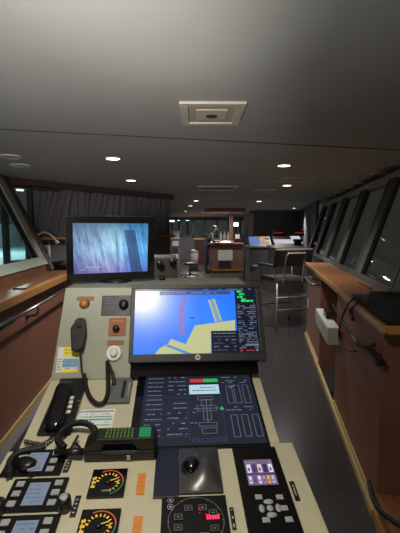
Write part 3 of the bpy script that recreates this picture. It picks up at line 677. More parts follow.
MB().lathe([(.016, .008), (.014, .02), (.011, .022), (.001, .022)], 'paper', UPN.T @ M.Translation(c), 24).build('cap', k)
o, rr_ = plate(UPN, [(58.5, 347), (79, 347), (78.5, 372.5), (55.5, 372.5)], .001, 'paper', 'sticker', bev=0)
d = MB(); u0, u1, v0, v1 = rr_; ux0 = u0+(u1-u0)*.27
rect(d, UPN.T, ux0, u1, v0+(v1-v0)*.62, v1, .0016, X['yellow']); rect(d, UPN.T, ux0, u1, v0+(v1-v0)*.2, v0+(v1-v0)*.5, .0016, X['blue']); rect(d, UPN.T, ux0, u1, v0, v0+(v1-v0)*.1, .0016, X['yellow'])
for i in range(7): dashes(d, UPN.T, ux0+.004, u1-.004, v0+(v1-v0)*(.14+.12*i), .003, X['ink'], .002, .7)
for i in range(8): dashes(d, UPN.T, u0+.003, ux0-.004, v0+(v1-v0)*(.1+.1*i), .003, X['ink'], .002, .6)
d.build('print', o)
o, rr_ = plate(MI, [(81, 409), (115, 410), (112, 427), (74, 429)], .001, 'paper', 'sticker', bev=0); d = MB(); u0, u1, v0, v1 = rr_
for i in range(6): rect(d, MI.T, u0+.003, u1-.003, v0+(v1-v0)*(.08+.15*i), v0+(v1-v0)*(.17+.15*i), .0014, X[('green', 'paper', 'blue')[i % 3]]); dashes(d, MI.T, u0+.006, u1-.006, v0+(v1-v0)*(.1+.15*i), .003, X['ink'], .0018, .6)
rect(d, MI.T, u0+(u1-u0)*.35, u0+(u1-u0)*.36, v0, v1, .002, X['ink']); d.build('print', o)
o, rr_ = plate(MI, [(112, 380), (131.5, 380), (131, 405), (108, 404)], .012, 'grey', 'socket_box'); d = MB(); u0, u1, v0, v1 = rr_
d.box(u0+.045, u0+.056, v0+.02, v1-.02, .011, .0135, 'black', MI.T); dashes(d, MI.T @ M.Translation((u0+.068, v0, 0)) @ M.Rotation(R(90), 4, 'Z'), .03, (v1-v0)-.03, -.004, .006, X['key'], .0126, .9, .01); d.build('marking', o)
# fist microphone with curled cord
mcu = [UPN.uv(x, y, .01) for x, y in ((79, 319.5), (86, 319.8), (87.3, 334), (84.5, 349), (79, 352.8), (73, 351.5), (72, 330))]
mc = thing('fist_microphone', UPN.T @ UPN.uv(80, 336), 'black fist microphone clipped upright on the console beside the yellow sticker', 'microphone')
MB().prism([(p.x, p.y) for p in mcu], .008, .04, 'rubber', UPN.T, bev=.006).build('microphone_body', mc)
g = MB()
for i in range(5): a = UPN.uv(77.5, 323+2.2*i); g.box(a.x-.004, a.x+.02, a.y-.0015, a.y+.0015, .04, .0412, 'dgrey', UPN.T)
g.build('grille', mc)
c = UPN.uv(82, 329); MB().lathe([(.009, .038), (.008, .044), (.001, .045)], 'black', UPN.T @ M.Translation(c), 16).build('talk_button', mc)
MB().box(UPN.uv(76, 330).x, UPN.uv(84, 330).x, UPN.uv(80, 343).y, UPN.uv(80, 330).y, 0, .01, 'black', UPN.T).build('clip', mc)
def cp(P, x, y, w_): return P.T @ P.uv(x, y, w_)
path = [cp(UPN, 80.5, 352, .025), cp(UPN, 81, 362, .02), cp(MI, 82, 372, .03), cp(MI, 85, 380, .012)]
co = MB(); co.tube(smooth_path(path, 6), .004, 'rubber', 8)
path = [cp(MI, 84, 374, .02), cp(MI, 86, 386, .014), cp(MI, 90, 397, .014), cp(MI, 97, 403.5, .014), cp(MI, 104, 402, .014), cp(MI, 107.5, 394, .02), cp(MI, 108, 384, .03), cp(UPN, 107.5, 366, .02), cp(UPN, 107.3, 361, .012)]
co.tube(smooth_path(path, 8), .0058, 'rubber', 10); co.tube(coil(path, .0062, 60, 0), .0021, 'rubber', 5)
co.tube(smooth_path([cp(UPN, 107.3, 361, .012), cp(UPN, 110, 366, .018), cp(MI, 113, 376, .03), cp(MI, 114, 385, .013)], 6), [.005]*10+[.0075]*9, 'rubber', 8)
co.build('coiled_cord', mc)

# VHF handset unit lying across the console step
vh = thing('radio_telephone', LO.T @ LO.uv(120, 462), 'bulky black radio telephone with green keypad lying across the console', 'telephone')
q0, q1 = LO.uv(83.5, 463), LO.uv(156.5, 463); Lw = q1.x-q0.x
TV = LO.T @ M.Translation((q0.x, q0.y, 0))
MB().box(0, Lw, 0, .085, 0, .034, 'black', TV, bev=.008).build('cradle', vh)
HT = .074
MB().prism([(.004, .035), (.004, .05), (.022, .064), (.04, HT), (Lw-.006, HT), (Lw-.003, .06), (Lw-.003, .035), (Lw*.75, .035), (Lw*.68, .058), (Lw*.3, .058), (Lw*.25, .035)], .003, .056, 'black', TV, bev=.004, axis=1).build('handset_body', vh)
MB().box(Lw*.24, Lw*.74, .02, .06, .03, .054, 'gloss', TV).build('grip_recess', vh)
MB().box(Lw*.59, Lw*.64, -.002, .0, .006, .022, 'lgrey', TV).build('sticker', vh)
MB().box(Lw*.25, Lw*.72, -.001, .004, .026, .030, 'dgrey', TV).build('seam', vh)
TK = TV @ M.Translation((0, 0, HT))
k = MB()
for i in range(8):
    for j in range(3): k.box(Lw*(.3+.05*i), Lw*(.325+.05*i), .01+.0145*j, .02+.0145*j, 0, .003, em((112, 150, 60), .42), TK, bev=.001)
k.build('keypad', vh)['label'] = 'green lit keys'
MB().box(Lw*.76, Lw*.92, .01, .05, 0, .003, em((38, 140, 88), .8), TK).build('display', vh)['label'] = 'green lit display'
a = LO.T @ LO.uv(83, 452.5, .02); bq = LO.T @ LO.uv(55, 451.5, .02)
MB().tube([a, a.lerp(bq, .5), a.lerp(bq, .55), bq], [.013, .012, .009, .008], 'black', 12).build('plug', vh)
pts = [cp(LO, 64, 447, .03), cp(MI, 58, 440, .03), cp(MI, 62, 431, .03), cp(MI, 72, 424, .03), cp(MI, 85, 423, .035), cp(MI, 94, 429, .03), cp(LO, 95, 441, .05)]
cc_ = MB(); cc_.tube(smooth_path(pts, 8), .007, 'rubber', 10); cc_.tube(coil(pts, .0085, 30, 0), .0028, 'rubber', 6); cc_.build('coiled_cord', vh)
pts = [cp(MI, 74, 442, .02), cp(LO, 80, 449, .02), cp(LO, 70, 452, .02), cp(MI, 78, 436, .02)]
MB().tube(smooth_path(pts, 6), .004, 'rubber', 8).build('cord', vh)
# headset
hs = thing('headset', LO.T @ LO.uv(25, 468), 'black headset ring with silver band lying over a display at the console edge', 'headset')
pts = [cp(LO, x, y, .025) for x, y in ((10, 473), (9, 465), (12, 458), (19, 452.5), (28, 450), (38, 449), (45, 446))]
MB().tube(smooth_path(pts, 8), .009, 'rubber', 10).build('headband', hs)
pts = [cp(LO, x, y, .03) for x, y in ((15, 469), (14, 463), (19, 457), (26, 455.5), (34, 457.5), (39, 462), (36, 467), (27, 470.5))]
MB().tube(smooth_path(pts[2:], 8), .0028, 'key', 8).build('band', hs)
c = LO.uv(27, 463, .015); MB().lathe([(.024, .006), (.026, .014), (.018, .022), (.01, .024), (.001, .024)], 'black', LO.T @ M.Translation((c.x, c.y, 0)), 24).build('ear_cup', hs)
MB().tube(coil([cp(MI, 46, 445, .012), cp(MI, 38, 444, .012), cp(MI, 26, 441, .012)], .004, 10, 0), .0015, 'rubber', 5).build('cord', hs)

# ------------------------------------------------------------------ left wall things
gr = thing('grab_rail', (LX, 3, .9), 'dark metal grab rail along the left wooden bulkhead below the ledge', 'handrail')
RX = LX+.09
MB().tube([(RX, 2.66, .92), (RX, 5.0, .92)], .0105, 'steel', 12).tube([(RX, 1.0, .92), (RX, 2.45, .92)], .0105, 'steel', 12).build('rail', gr)
MB().tube([(RX, 2.4, .92), (RX, 2.75, .92)], .023, 'rubber', 12).build('grip_sleeve', gr)
for y in (1.3, 3.3, 4.6):
    MB().tube(smooth_path([(RX, y, .905), (RX, y-.02, .86), (RX-.03, y-.02, .835), (LX, y-.02, .835)], 6), .011, 'dframe', 8).lathe([(.03, 0), (.03, .008), (.01, .01)], 'dframe', frame((LX, y-.02, .835), (0, 1, 0), (0, 0, 1)), 16).build('bracket', gr)
# lamp, post and small gear on the ledge end
lp = hy(45, 258, 4.95)
gl_ = thing('gooseneck_lamp', V((lp.x, 4.95, 1.05)), 'pale curved gooseneck lamp standing on the far end of the left ledge', 'lamp')
MB().tube(smooth_path([(lp.x, 4.95, 1.05), hy(38, 240, 4.95), hy(39, 234.5, 4.95), hy(45, 232.3, 4.95), hy(52, 236, 4.95), hy(56, 241, 4.95)], 8), .011, 'lgrey', 10).build('neck', gl_)
MB().tube([hy(55.5, 240.5, 4.95), hy(58, 243.5, 4.95)], [.018, .024], 'lgrey', 12).build('lamp_head', gl_)
MB().lathe([(.05, 0), (.05, .012), (.012, .02)], 'lgrey', M.Translation((lp.x, 4.95, 1.05)), 20).build('base', gl_)
q = hy(47.5, 250, 5.1); pp = thing('instrument_post', V((q.x, 5.1, 1.05)), 'short white post with black cap beside the gooseneck lamp', 'post')
MB().box(q.x-.028, q.x+.028, 5.07, 5.13, 1.05, 1.36, 'lgrey', bev=.006).build('column', pp); MB().box(q.x-.035, q.x+.035, 5.06, 5.14, 1.36, 1.42, 'black', bev=.006).build('cap', pp)
q = hy(60, 253, 5.0); bi = thing('binoculars', V((q.x, 5.0, 1.05)), 'black binoculars lying on the ledge behind the square monitor', 'binoculars')
for dy in (-.06, .06): MB().tube([(q.x-.16, 5+dy, 1.12), (q.x-.02, 5+dy, 1.12), (q.x, 5+dy, 1.12), (q.x+.14, 5+dy, 1.12)], [.032, .034, .04, .046], 'black', 14).lathe([(.036, 0), (.034, .003)], 'steel', frame((q.x+.141, 5+dy, 1.12), (0, 1, 0), (0, 0, 1)), 16).build('barrel', bi)
MB().box(q.x-.1, q.x+.02, 4.96, 5.04, 1.1, 1.14, 'black', bev=.008).box(q.x-.12, q.x+.1, 4.92, 5.08, 1.05, 1.085, 'black', bev=.01).build('bridge', bi)

# ------------------------------------------------------------------ right counter things
bx = thing('cable_box', rs(2.05, -.06, .62), 'pale grey ribbed metal box hung on the right counter over the dark recess', 'box')
qa, qb = [TR.inverted() @ hit(x, y, TR.to_3x3() @ V((0, 1, 0)), rs(0, -.09, 0)) for x, y in ((315.6, 309), (328, 326.5))]
s1, s0 = qa.x, qb.x; zt = (qa.z+qb.z)/2
MB().box(s0, s1, .0, .09, zt-.14, zt, 'lgrey', TR, bev=.008).build('housing', bx)
g = MB()
for i in range(10): z_ = zt-.13+i*.012; g.box(s0+.02, s1-.02, .09, .094, z_, z_+.006, 'key', TR)
g.build('ribs', bx)
MB().box(s0+.3, s1-.3, .012, .06, zt, zt+.06, 'black', TR, bev=.006).box(s0+.1, s1-.1, -.04, .02, zt-.1, zt-.05, 'steel', TR).build('connector_block', bx)
def rc(x, y, v=.03): return hit(x, y, TR.to_3x3() @ V((0, 1, 0)), rs(0, -v, 0))
cb = MB()
cb.tube(smooth_path([rs(.75, .03, 1.09), rc(353, 299, .02), rc(346, 308, .03), rc(340, 325, .03), rc(339, 340, .03), rc(346, 350, .03), rc(356, 351, .03)], 8), .006, 'rubber', 8)
tag(cb.build('cable'), 'thin black cable looping from the bag down the right counter front', 'cable', 'black cables on the right counter')
cb = MB(); cb.tube(smooth_path([rc(333, 305, .06), rc(341, 319, .03), rc(350, 333, .03), rc(358, 344, .03), rc(366, 347, .03), rc(374, 345, .03)], 8), .011, 'rubber', 8); o = cb.build('cable'); tag(o, 'thick black cable bundle running diagonally from pale box to the connectors', 'cable', 'black cables on the right counter')
MB().tube([rc(352.5, 336, .035), rc(357.5, 343, .035)], .014, 'steel', 10).build('ferrule', o)
MB().box(TR.inverted().__matmul__(rc(374, 345)).x, TR.inverted().__matmul__(rc(362, 345)).x, -.03, .015, .86, .89, 'black', TR, bev=.006).build('connector', o)
cb = MB(); cb.tube(smooth_path([rs(.85, .08, 1.1), rc(357, 303, .02), rc(351, 310, .02), rc(353, 320, .02)], 8), [.006]*16+[.012]*9, 'rubber', 8)
tag(cb.build('cable'), 'short black cable end with grey plug hanging over the counter edge', 'cable', 'black cables on the right counter')
bg = thing('equipment_bag', rs(.45, .16, 1.08), 'black soft bag on the near end of the right worktop', 'bag')
MB().box(.0, .36, -.33, -.01, 1.083, 1.2, 'bag', TR, bev=.02, seg=3).build('bag_body', bg)
MB().box(.34, .82, -.2, -.02, 1.087, 1.105, 'bag', TR, bev=.006).build('flap', bg)
MB().box(.01, .35, -.335, -.004, 1.135, 1.142, 'rubber', TR, bev=.002).build('zip_seam', bg)
MB().tube(smooth_path([rs(.1, .1, 1.195), rs(.13, .09, 1.215), rs(.23, .09, 1.215), rs(.28, .1, 1.195)], 8), .008, 'rubber', 8).build('handle', bg)
pn = MB(); a, b_ = hz(357, 282, 1.082), hz(372, 289, 1.082); pn.tube([a, a.lerp(b_, .1), a.lerp(b_, .9), b_], [.002, .006, .006, .004], 'black', 8)
tag(pn.build('pen'), 'thin dark pen lying on the right worktop below the window', 'pen')
for (sa, sb, lb) in ((2.5, 3.15, 'short steel grab handle on the far cabinet of the right counter'),):
    h_ = thing('short_handrail', rs(2.8, 0, .93), lb, 'handle'); MB().tube(smooth_path([rs(sa, .03, .935), rs(sa, -.05, .935), rs(sa+.06, -.07, .935), rs(sb-.06, -.07, .935), rs(sb, -.05, .935), rs(sb, .03, .935)], 6), .014, 'steel', 10).build('bar', h_)
so = thing('wall_socket', rs(3.62, .02, .5), 'small white socket on the far cabinet of the right counter', 'socket'); MB().box(3.57, 3.67, -.03, -.018, .45, .56, 'lgrey', TR, bev=.003).build('plate', so); MB().box(3.6, 3.64, -.018, -.015, .48, .52, 'key', TR).build('outlet', so)
cl = MB(); cl.tube(smooth_path([rs(.15, .0, .17), rs(-.05, -.0, .155), rs(-.2, .12, .155), rs(-.35, .2, .155)], 8), .012, 'rubber', 8); o = cl.build('power_cable'); tag(o, 'thick black cable lying on the low wooden step', 'cable')

# ------------------------------------------------------------------ far things
# pilot chair
def fl(x, y, z=0): return hz(x, y, z)
def chair(loc, rot, label):
    t = thing('pilot_chair', loc, label, 'chair', rot=rot)    # local: faces -x
    S = .29
    MB().box(-.28, .26, -.29, .29, .72, .80, 'leather', bev=.025, seg=3).build('seat', t, True)
    T = M.Translation((.25, 0, 1.02)) @ M.Rotation(R(12), 4, 'Y'); MB().box(-.03, .04, -.33, .33, -.03, .25, 'leather', T, bev=.025, seg=3).build('backrest', t, True)
    MB().tube(smooth_path([(.27, -.17, .70), (.30, -.17, .95), (.36, -.16, 1.17), (.365, -.1, 1.19), (.365, .1, 1.19), (.36, .16, 1.17), (.30, .17, .95), (.27, .17, .70)], 5), .013, 'tube', 8).build('back_frame', t, True)
    for sy in (-1, 1):
        MB().tube([(-.25, sy*.3, .70), (-.25, sy*.3, .98)], .012, 'tube', 8).tube([(.24, sy*.3, .70), (.24, sy*.3, .98)], .012, 'tube', 8).box(-.3, .26, sy*.3-.03, sy*.3+.03, .97, 1.01, 'leather', bev=.012).build('armrest', t, True)
        for sx in (-1, 1): MB().tube([(sx*.25, sy*.27, .72), (sx*.29, sy*.29, 0.02)], .015, 'tube', 8).lathe([(.02, 0), (.02, .02)], 'rubber', M.Translation((sx*.29, sy*.29, 0)), 10).build('leg', t, True)
    for z_, mt in ((.3, 'cabwood'), (.5, 'tube')):
        MB().tube([(-.27, -.28, z_), (-.27, .28, z_), (.27, .28, z_), (.27, -.28, z_)], .012, mt, 8, closed=True).build('footrest' if z_ < .4 else 'stretcher', t, True)
    return t
pc = fl(283, 324); ch = chair((pc.x, pc.y, 0), R(-76), 'tall black padded chair on grey tube legs beside the right counter')
# lit chart desk
a = hy(250, 246, 11.6); b_ = hy(272, 246, 11.6)
cdk = thing('chart_desk', V(((a.x+b_.x)/2, 11.9, 0)), 'dark desk with a sloping lit chart screen, beyond the tall chair', 'desk')
MB().box(a.x, b_.x, 11.6, 12.3, 0, a.z-.04, 'bulk', bev=.01).build('body', cdk)
MB().box(a.x-.02, b_.x+.02, 11.58, 12.3, a.z-.04, a.z+.0, 'lgrey').build('worktop', cdk)
TD = frame(V((a.x, 11.62, a.z+.0)), (1, 0, 0), V((0, .35, .33))); wd = b_.x-a.x
MB().box(0, wd, 0, .42, -.02, 0, 'lgrey', TD).build('sloping_top', cdk)
s = MB(); rect(s, TD, .02, wd*.48, .06, .4, .004, em((110, 140, 215), .8)); rect(s, TD, wd*.52, wd*.72, .22, .4, .004, em((235, 180, 90), .8)); rect(s, TD, wd*.52, wd*.96, .04, .2, .004, em((215, 205, 185), .55))
for i in range(4): rect(s, TD, wd*(.76+.05*i), wd*(.79+.05*i), .26, .36, .004, em((90, 95, 110), .7))
s.build('screen', cdk)
q = hy(255, 266, 11.55); MB().box(q.x-.05, q.x+.08, 11.57, 11.6, q.z-.02, q.z+.03, 'paper').build('label_plate', cdk)
# white counter
a = hy(276, 246, 9.3); b_ = hy(304.5, 246, 9.3)
wc = thing('map_counter', V(((a.x+b_.x)/2, 9.6, 0)), 'dark counter with a bright white lit top at the far right', 'counter')
MB().box(a.x, b_.x, 9.3, 10.1, 0, a.z-.05, 'cbody').build('body', wc); MB().box(a.x-.03, b_.x, 9.28, 10.1, a.z-.05, a.z, 'lgrey').build('worktop', wc)
s = MB(); T = frame(V((a.x, 9.32, a.z)), (1, 0, 0), V((0, .5, .30))); rect(s, T, .0, (b_.x-a.x), .1, .3, .004, em((210, 214, 220), .8)); rect(s, T, (b_.x-a.x)*.66, b_.x-a.x, .22, .45, .006, em((205, 210, 225), .9)); MB().box(0, b_.x-a.x, 0, .46, -.02, 0, 'lgrey', T).build('slanted_top', wc); s.build('glow_surface', wc)  # white counter top drawn with emission
for (x, lb) in ((278.5, 'small red indicator strip left of two above the white counter'), (299.5, 'small red indicator strip right of two above the white counter')):
    q = hy(x, 233, 10.0); t = thing('indicator_strip', V((q.x, 10.03, a.z)), lb, 'indicator light', 'red indicator strips'); MB().box(q.x-.13, q.x+.13, 10.0, 10.06, q.z-.08, q.z+.05, 'black').build('housing', t); MB().box(q.x-.02, q.x+.02, 10.01, 10.05, a.z, q.z-.07, 'black').build('stem', t); r2 = MB(); rect(r2, frame((q.x, 9.995, q.z), (1, 0, 0), (0, 0, 1)), -.12, .12, -.015, .025, 0, em((150, 36, 44), .6)); r2.build('light', t)
q = hy(299, 246, 9.25); t = thing('desk_telephone', V((q.x, 9.36, a.z)), 'small black telephone on the near edge of the white counter', 'telephone'); MB().box(q.x-.09, q.x+.09, 9.29, 9.41, a.z+.0, a.z+.12, 'black', bev=.02).build('body', t); MB().tube([(q.x-.12, 9.33, a.z+.14), (q.x+.12, 9.33, a.z+.14)], .03, 'black', 10).build('receiver', t)
# cabinet with papers + man
ca, cb_ = hy(210, 245, 13.9), hy(243, 245, 13.9)
cab = thing('chart_table', V(((ca.x+cb_.x)/2, 14.3, 0)), 'reddish wooden chart table with a paper sheet pinned to its front', 'table')
MB().box(ca.x+.05, cb_.x, 13.95, 14.8, .05, 1.02, 'cabwood', bev=.01).build('body', cab); MB().box(ca.x-.08, cb_.x+.05, 13.88, 14.85, 1.02, 1.07, 'cabwood', bev=.008).build('tabletop', cab)
MB().box(ca.x-.06, cb_.x-.3, 0, .62, -.03, 0, 'cabwood', M.Translation((0, 13.9, 1.085)) @ M.Rotation(R(6), 4, 'X')).build('sloping_board', cab)
MB().box(ca.x+.05, cb_.x, 13.935, 13.95, .05, .13, 'edge').build('base_strip', cab)
q0, q1 = hy(218, 250, 13.94), hy(232.5, 268, 13.94); n_ = MB().box(q0.x, q1.x, 13.94, 13.948, q1.z+.28, q0.z, 'paper').box(q0.x+.04, q1.x-.06, 13.936, 13.948, q1.z+.0, q1.z+.24, 'dgrey'); tag(n_.build('notice_sheet'), 'white paper notice above a dark photo on the chart table front', 'notice')
for (x, y, dx, lb) in ((211, 243, .2, 'white lit paper sheet at the left end of the chart table, under the man'), (225, 243, .2, 'white lit paper chart in the middle of the chart table')):
    q = hy(x, y, 14.2); tag(MB().box(q.x-dx, q.x+dx, .06, .52, .001, .006, 'paper', M.Translation((0, 13.9, 1.085)) @ M.Rotation(R(6), 4, 'X')).build('paper_sheet'), lb, 'paper', 'papers on the chart table')
q = hy(232, 241, 14.5); t = thing('desk_instrument', V((q.x+.25, 14.55, 1.07)), 'black instrument box on the right end of the chart table', 'instrument'); q.x += .22; MB().box(q.x-.1, q.x+.2, 14.55, 14.8, 1.07, 1.22, 'black', bev=.02).build('body', t); MB().box(q.x-.06, q.x+.1, 14.6, 14.72, 1.22, 1.38, 'lgrey', bev=.01).build('head', t)
for k in range(4):
    q = hy(221+3.6*k, 236, 16.0); t = thing('bottle', V((q.x, 16, 1.1)), 'pale bottle %s on the rear shelf behind the chart table' % ('leftmost', 'second from left', 'third from left', 'rightmost')[k], 'bottle', 'pale bottles behind the chart table'); MB().lathe([(.05, 0), (.055, .05), (.05, .22), (.018, .28), (.018, .33)], 'lgrey', M.Translation((q.x, 16, 1.12)), 12).build('bottle_body', t); MB().lathe([(.022, .33), (.02, .36)], 'white', M.Translation((q.x, 16, 1.12)), 10).build('cap', t)
q0, q1 = hy(217, 240, 16), hy(238, 240, 16); sh = thing('rear_shelf', V(((q0.x+q1.x)/2, 16.1, 0)), 'brown wooden sideboard behind the chart table carrying the bottles', 'sideboard'); MB().box(q0.x, q1.x, 15.85, 16.4, 0, 1.08, 'wood', bev=.01).build('body', sh); MB().box(q0.x-.03, q1.x+.03, 15.82, 16.42, 1.08, 1.12, 'edge').build('top', sh)
# the man
mp = fl(205, 267); mp = V((mp.x-.02, 14.08, 0)); mp.x = hy(206, 250, 14.08).x
def man(loc, rot):
    t = thing('person', loc, 'man in dark clothes with grey sleeves bending over papers at the chart table', 'person', rot=rot)   # local: faces +x
    me = bpy.data.meshes.new('body'); J = {}
    vs = []; es = []; rad = []
    def add(n, p, r, par=None):
        J[n] = len(vs); vs.append(p); rad.append(r)
        if par is not None: es.append((J[par], J[n]))
    add('pel', (0, 0, .93), .14); add('sp', (.04, 0, 1.1), .135, 'pel'); add('chest', (.12, 0, 1.3), .15, 'sp'); add('neckb', (.2, 0, 1.45), .09, 'chest'); add('neck', (.245, 0, 1.5), .055, 'neckb')
    add('skull', (.30, 0, 1.58), .085, 'neck'); add('crown', (.315, 0, 1.66), .075, 'skull')
    for sgn, k in ((1, 'l'), (-1, 'r')):
        add('hip'+k, (0, sgn*.09, .88), .105, 'pel'); add('kn'+k, (.02+.05*(sgn > 0), sgn*.11, .48), .065, 'hip'+k); add('an'+k, (-.02+.03*(sgn > 0), sgn*.12, .09), .045, 'kn'+k); add('he'+k, (-.02+.03*(sgn > 0), sgn*.12, .04), .042, 'an'+k); add('to'+k, (.18+.03*(sgn > 0), sgn*.14, .03), .034, 'he'+k)
        add('sh'+k, (.17, sgn*.18, 1.38), .07, 'chest'); add('el'+k, (.24, sgn*.24, 1.13), .05, 'sh'+k); add('wr'+k, (.44, sgn*.14, 1.16), .032, 'el'+k); add('ha'+k, (.52, sgn*.12, 1.15), .03, 'wr'+k)
    me.from_pydata(vs, es, []); o = bpy.data.objects.new('body', me); C.objects.link(o); o.parent = t
    sk = o.modifiers.new('skin', 'SKIN'); sk.use_smooth_shade = True
    for i, r in enumerate(rad): me.skin_vertices[0].data[i].radius = (r, r)
    me.skin_vertices[0].data[0].use_root = True
    o.modifiers.new('sub', 'SUBSURF').levels = 2; o.modifiers['sub'].render_levels = 2
    dg = bpy.context.evaluated_depsgraph_get(); ev = o.evaluated_get(dg); m2 = bpy.data.meshes.new_from_object(ev); o.modifiers.clear(); o.data = m2
    m2.materials.clear()
    for k in ('skin', 'shirt', 'shirt2', 'black'): m2.materials.append(X[k])
    for p in m2.polygons:
        c = p.center; p.use_smooth = True
        if c.z < .07: i = 3
        elif c.x > .44 and 1.0 < c.z < 1.25: i = 0
        elif c.z > 1.475 and c.x > .15: i = 0
        elif abs(c.y) > .17 and c.z > 1.0: i = 2
        elif c.z > 1.0 and c.x > .2: i = 2
        else: i = 1
        p.material_index = i
    hr = MB().ball((.295, 0, 1.655), .095, 'hair', None, (1.0, .9, .72)); hr.build('hair', t, True)
    fc = MB()
    for sy in (-1, 1): fc.ball((.385, sy*.032, 1.595), .011, 'black'); fc.ball((.30, sy*.088, 1.58), .025, 'skin', None, (.8, .4, 1.2))
    fc.ball((.4, 0, 1.57), .016, 'skin', None, (1, .7, 1.3)); fc.box(.375, .392, -.025, .025, 1.533, 1.54, 'brown'); fc.build('face', t, True)
    for sy in (-1, 1):
        h_ = MB()
        for k in range(4):
            L_ = (.07, .08, .075, .06)[k]; y0 = sy*.12+(k-1.5)*.017; h_.tube([(.53, y0, 1.15), (.53+L_*.5, y0*1.02, 1.146), (.53+L_, y0*1.03, 1.13)], [.009, .0085, .007], 'skin', 6)
        h_.tube([(.5, sy*.12-sy*.02, 1.15), (.54, sy*.12-sy*.055, 1.14), (.565, sy*.12-sy*.06, 1.13)], [.011, .010, .008], 'skin', 6); h_.build('fingers', t, True)
    return t
man(mp, R(0))
# hanging grey curtain by the chart table
q0, q1 = hy(243.5, 250, 12.7), hy(253, 250, 12.7)
curtain(0, q1.x-q0.x, .02, 2.12, 'gcurtain', frame((q0.x, 12.7, 0), (1, 0, 0), (0, 0, 1)), .05, 4, -.12, 'tall grey curtain tied beside the chart table, reaching the floor', 'passage curtains')
# passage left equipment
a, b_ = hy(162, 250, 9.5), hy(180, 250, 9.5)
rk = thing('equipment_rack', V(((a.x+b_.x)/2, 9.8, 0)), 'grey equipment rack with pale panels at the passage left, behind the monitors', 'rack')
zt = hy(170, 239, 9.5).z; x0 = max(.02, a.x); x1 = b_.x
MB().box(x0, x1, 9.5, 10.1, 0, zt, 'grey', bev=.01).build('body', rk)
for k in range(3): MB().box(x0+.04, x1-.04, 9.48, 9.5, zt-.17-.16*k, zt-.05-.16*k, 'lgrey' if k != 1 else 'dgrey', bev=.005).build('panel', rk)
MB().box(x0+.05, x0+.22, 9.55, 9.8, zt, zt+.2, 'lgrey', bev=.01).build('top_unit', rk)
a, b_ = hy(152, 262, 4.3), hy(177, 262, 4.3); zt = hy(170, 257, 4.3).z
dk = thing('repeater_console', V(((a.x+b_.x)/2, 4.5, 0)), 'dark low console with round knobs standing just behind the chart monitor', 'console')
MB().box(a.x, b_.x, 4.3, 4.75, 0, zt, 'cbody', bev=.02).build('body', dk)
for x, y in ((160, 264), (173, 262)):
    q = hy(x, y, 4.3); MB().lathe([(.042, 0), (.04, .03), (.02, .04), (.001, .04)], 'black', frame((q.x, 4.3, q.z), (1, 0, 0), (0, 0, 1)), 20).build('knob', dk)
st = fl(190, 277); so_ = thing('swivel_stool', V((st.x, st.y, 0)), 'low stool on a shiny five-star base on the passage floor', 'stool')
for k in range(5):
    an = R(72*k+20); e = V((math.cos(an)*.3, math.sin(an)*.3, .05)); MB().tube([st+V((0, 0, .1)), st+e], [.025, .015], 'steel', 8).ball(tuple(st+V((e.x, e.y, .03))), .03, 'rubber').build('leg', so_)
MB().tube([st+V((0, 0, .08)), st+V((0, 0, .4))], .025, 'steel', 10).build('column', so_); MB().lathe([(.16, .4), (.2, .42), (.2, .46), (.17, .48), (.001, .485)], 'leather', M.Translation(st), 24).build('seat', so_)
for (x, y, Y_, lb) in ((193.5, 241, 15.5, 'pale cylindrical bin standing in the passage left of the man'),):
    q = hy(x, y, Y_); t = thing('waste_bin', V((q.x, Y_, 0)), lb, 'bin'); MB().lathe([(.16, 0), (.2, .62), (.19, .64)], 'lgrey', M.Translation((q.x, Y_, 0)), 20).build('bin_body', t); MB().lathe([(.2, .64), (.19, .7), (.05, .76), (.001, .76)], 'key', M.Translation((q.x, Y_, 0)), 20).build('lid', t)
q0, q1 = hy(198, 240, 17.5), hy(206, 240, 17.5); t = thing('passage_cabinet', V(((q0.x+q1.x)/2, 17.7, 0)), 'small brown wooden cabinet far down the passage behind the man', 'cabinet'); MB().box(q0.x-.15, q1.x+.1, 17.4, 18, 0, 1.1, 'cabwood', bev=.01).build('body', t); MB().box(q0.x-.18, q1.x+.13, 17.37, 18.03, 1.1, 1.14, 'edge').build('top', t)

# ------------------------------------------------------------------ outside
def lamp(p, lb, s, col, st_, tilt=0, w_=1):
    t = thing('floodlight', p, lb, 'outdoor light', 'lights outside the windows'); T = M.Translation(p) @ M.Rotation(tilt, 4, 'Y')
    d = (EYE-p).normalized(); T = M.Translation(p) @ frame((0, 0, 0), V((0, 0, 1)).cross(d), d.cross(V((0, 0, 1)).cross(d))) @ M.Rotation(tilt, 4, 'Z')
    MB().box(-s*w_*1.15, s*w_*1.15, -s*1.3, s*1.3, -.25, -.03, 'dgrey', T, bev=.02).build('housing', t); MB().box(-s*w_, s*w_, -s, s, -.03, -.01, em(col, st_), T, bev=.008).build('lens', t)
    MB().tube([p+V((0, 0, -.02))-d*.15, V((p.x, p.y, -8))-d*.15], .06, 'dgrey', 8).build('mast', t)
def pxat(x, y, dist):
    d = (FW*F+RT*(x-200)-UP*(y-266.5)); return EYE+d*(dist/F)
for (x, y, lb) in ((172, 220, 'bright outdoor light through the far window, leftmost of three'), (179, 219.5, 'bright outdoor light through the far window, middle of three'), (187.5, 219.5, 'bright outdoor light through the far window, rightmost of three'), (236, 224.5, 'bright outdoor light through the far window right of the pillar')):
    lamp(pxat(x, y, 24), lb, .07 if y < 220 else .11, (215, 232, 255), 5, 0, 1.3)
struct('deck_outside', MB().box(-6, -1.75, -3, 22, .9, .95, 'deck'))
struct('bulwark_outside', MB().box(-5.6, -5.5, -3, 22, .95, 1.75, 'deck'))

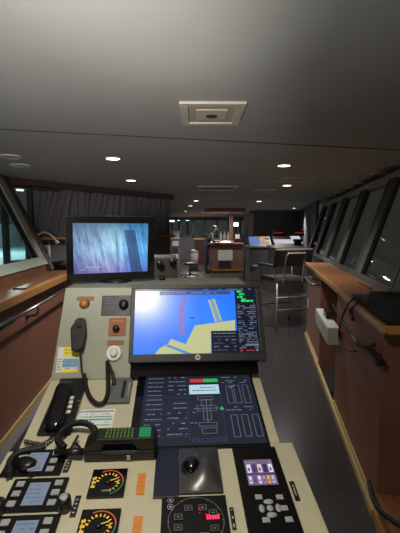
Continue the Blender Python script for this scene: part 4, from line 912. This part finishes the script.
# ------------------------------------------------------------------ light
def area(name, loc, size, e, col, target=None, shape='DISK'):
    l = bpy.data.lights.new(name, 'AREA'); l.shape = shape; l.size = size; l.energy = e; l.color = col
    o = bpy.data.objects.new(name, l); C.objects.link(o); o.location = loc
    if target is not None: o.rotation_euler = (V(target)-V(loc)).to_track_quat('-Z', 'Y').to_euler()
    return o
downlight(0, 0, 1, 'glowing round downlight overhead of the console', 0, .08, V((-.23, .7, CZ)))
area('console_downlight', (-.23, .7, CZ-.03), .16, 13, (1, .93, .80), (-.23, .7, 0))
area('ceiling_fill_area', (-.75, -.75, 1.25), .3, 6, (1, .98, .93), (-.5, .5, 2.2))  # added light behind the camera, no fixture there, lifts the ceiling
area('chart_table_lamp', (2.0, 14.2, CZ-.05), .3, 34, (1, .95, .88), (2.0, 14.2, 0))
area('passage_lamp', (1.0, 17.5, CZ-.05), .3, 80, (1, .95, .9), (1, 17.5, 0))
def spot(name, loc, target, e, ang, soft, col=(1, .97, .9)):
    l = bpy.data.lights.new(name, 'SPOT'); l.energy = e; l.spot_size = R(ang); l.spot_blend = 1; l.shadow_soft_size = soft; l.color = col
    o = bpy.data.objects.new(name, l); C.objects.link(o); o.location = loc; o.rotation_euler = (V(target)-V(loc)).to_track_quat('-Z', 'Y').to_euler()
spot('ceiling_fill_spot', (-.16, .3, 1.1), (-.04, 1.12, CZ), 30, 44, .04)  # unseen spot added below the view to make the ceiling's bright patch
spot('ceiling_fill_spot', (-.16, .3, 1.1), (-.05, 1.2, CZ), 16, 84, .04)  # wider added spot, softens the edge of that ceiling patch
spot('forward_fill_spot', (-.35, -.4, 1.5), (-.35, 3.0, 2.36), 240, 50, .12, (1, .98, .96))  # unseen spot added behind the camera to brighten ceiling, curtains and far room
area('deck_lamp', (-4, 10, 3.6), .3, 300, (.85, .97, 1), (-4.4, 10, 0))
w = bpy.data.worlds.new('night'); SC.world = w; w.use_nodes = True
w.node_tree.nodes['Background'].inputs[0].default_value = (.034, .037, .034, 1); w.node_tree.nodes['Background'].inputs[1].default_value = 1
SC.view_settings.view_transform = 'Standard'; SC.view_settings.look = 'None'; SC.view_settings.exposure = 0; SC.view_settings.gamma = 1
SC.view_settings.use_curve_mapping = False
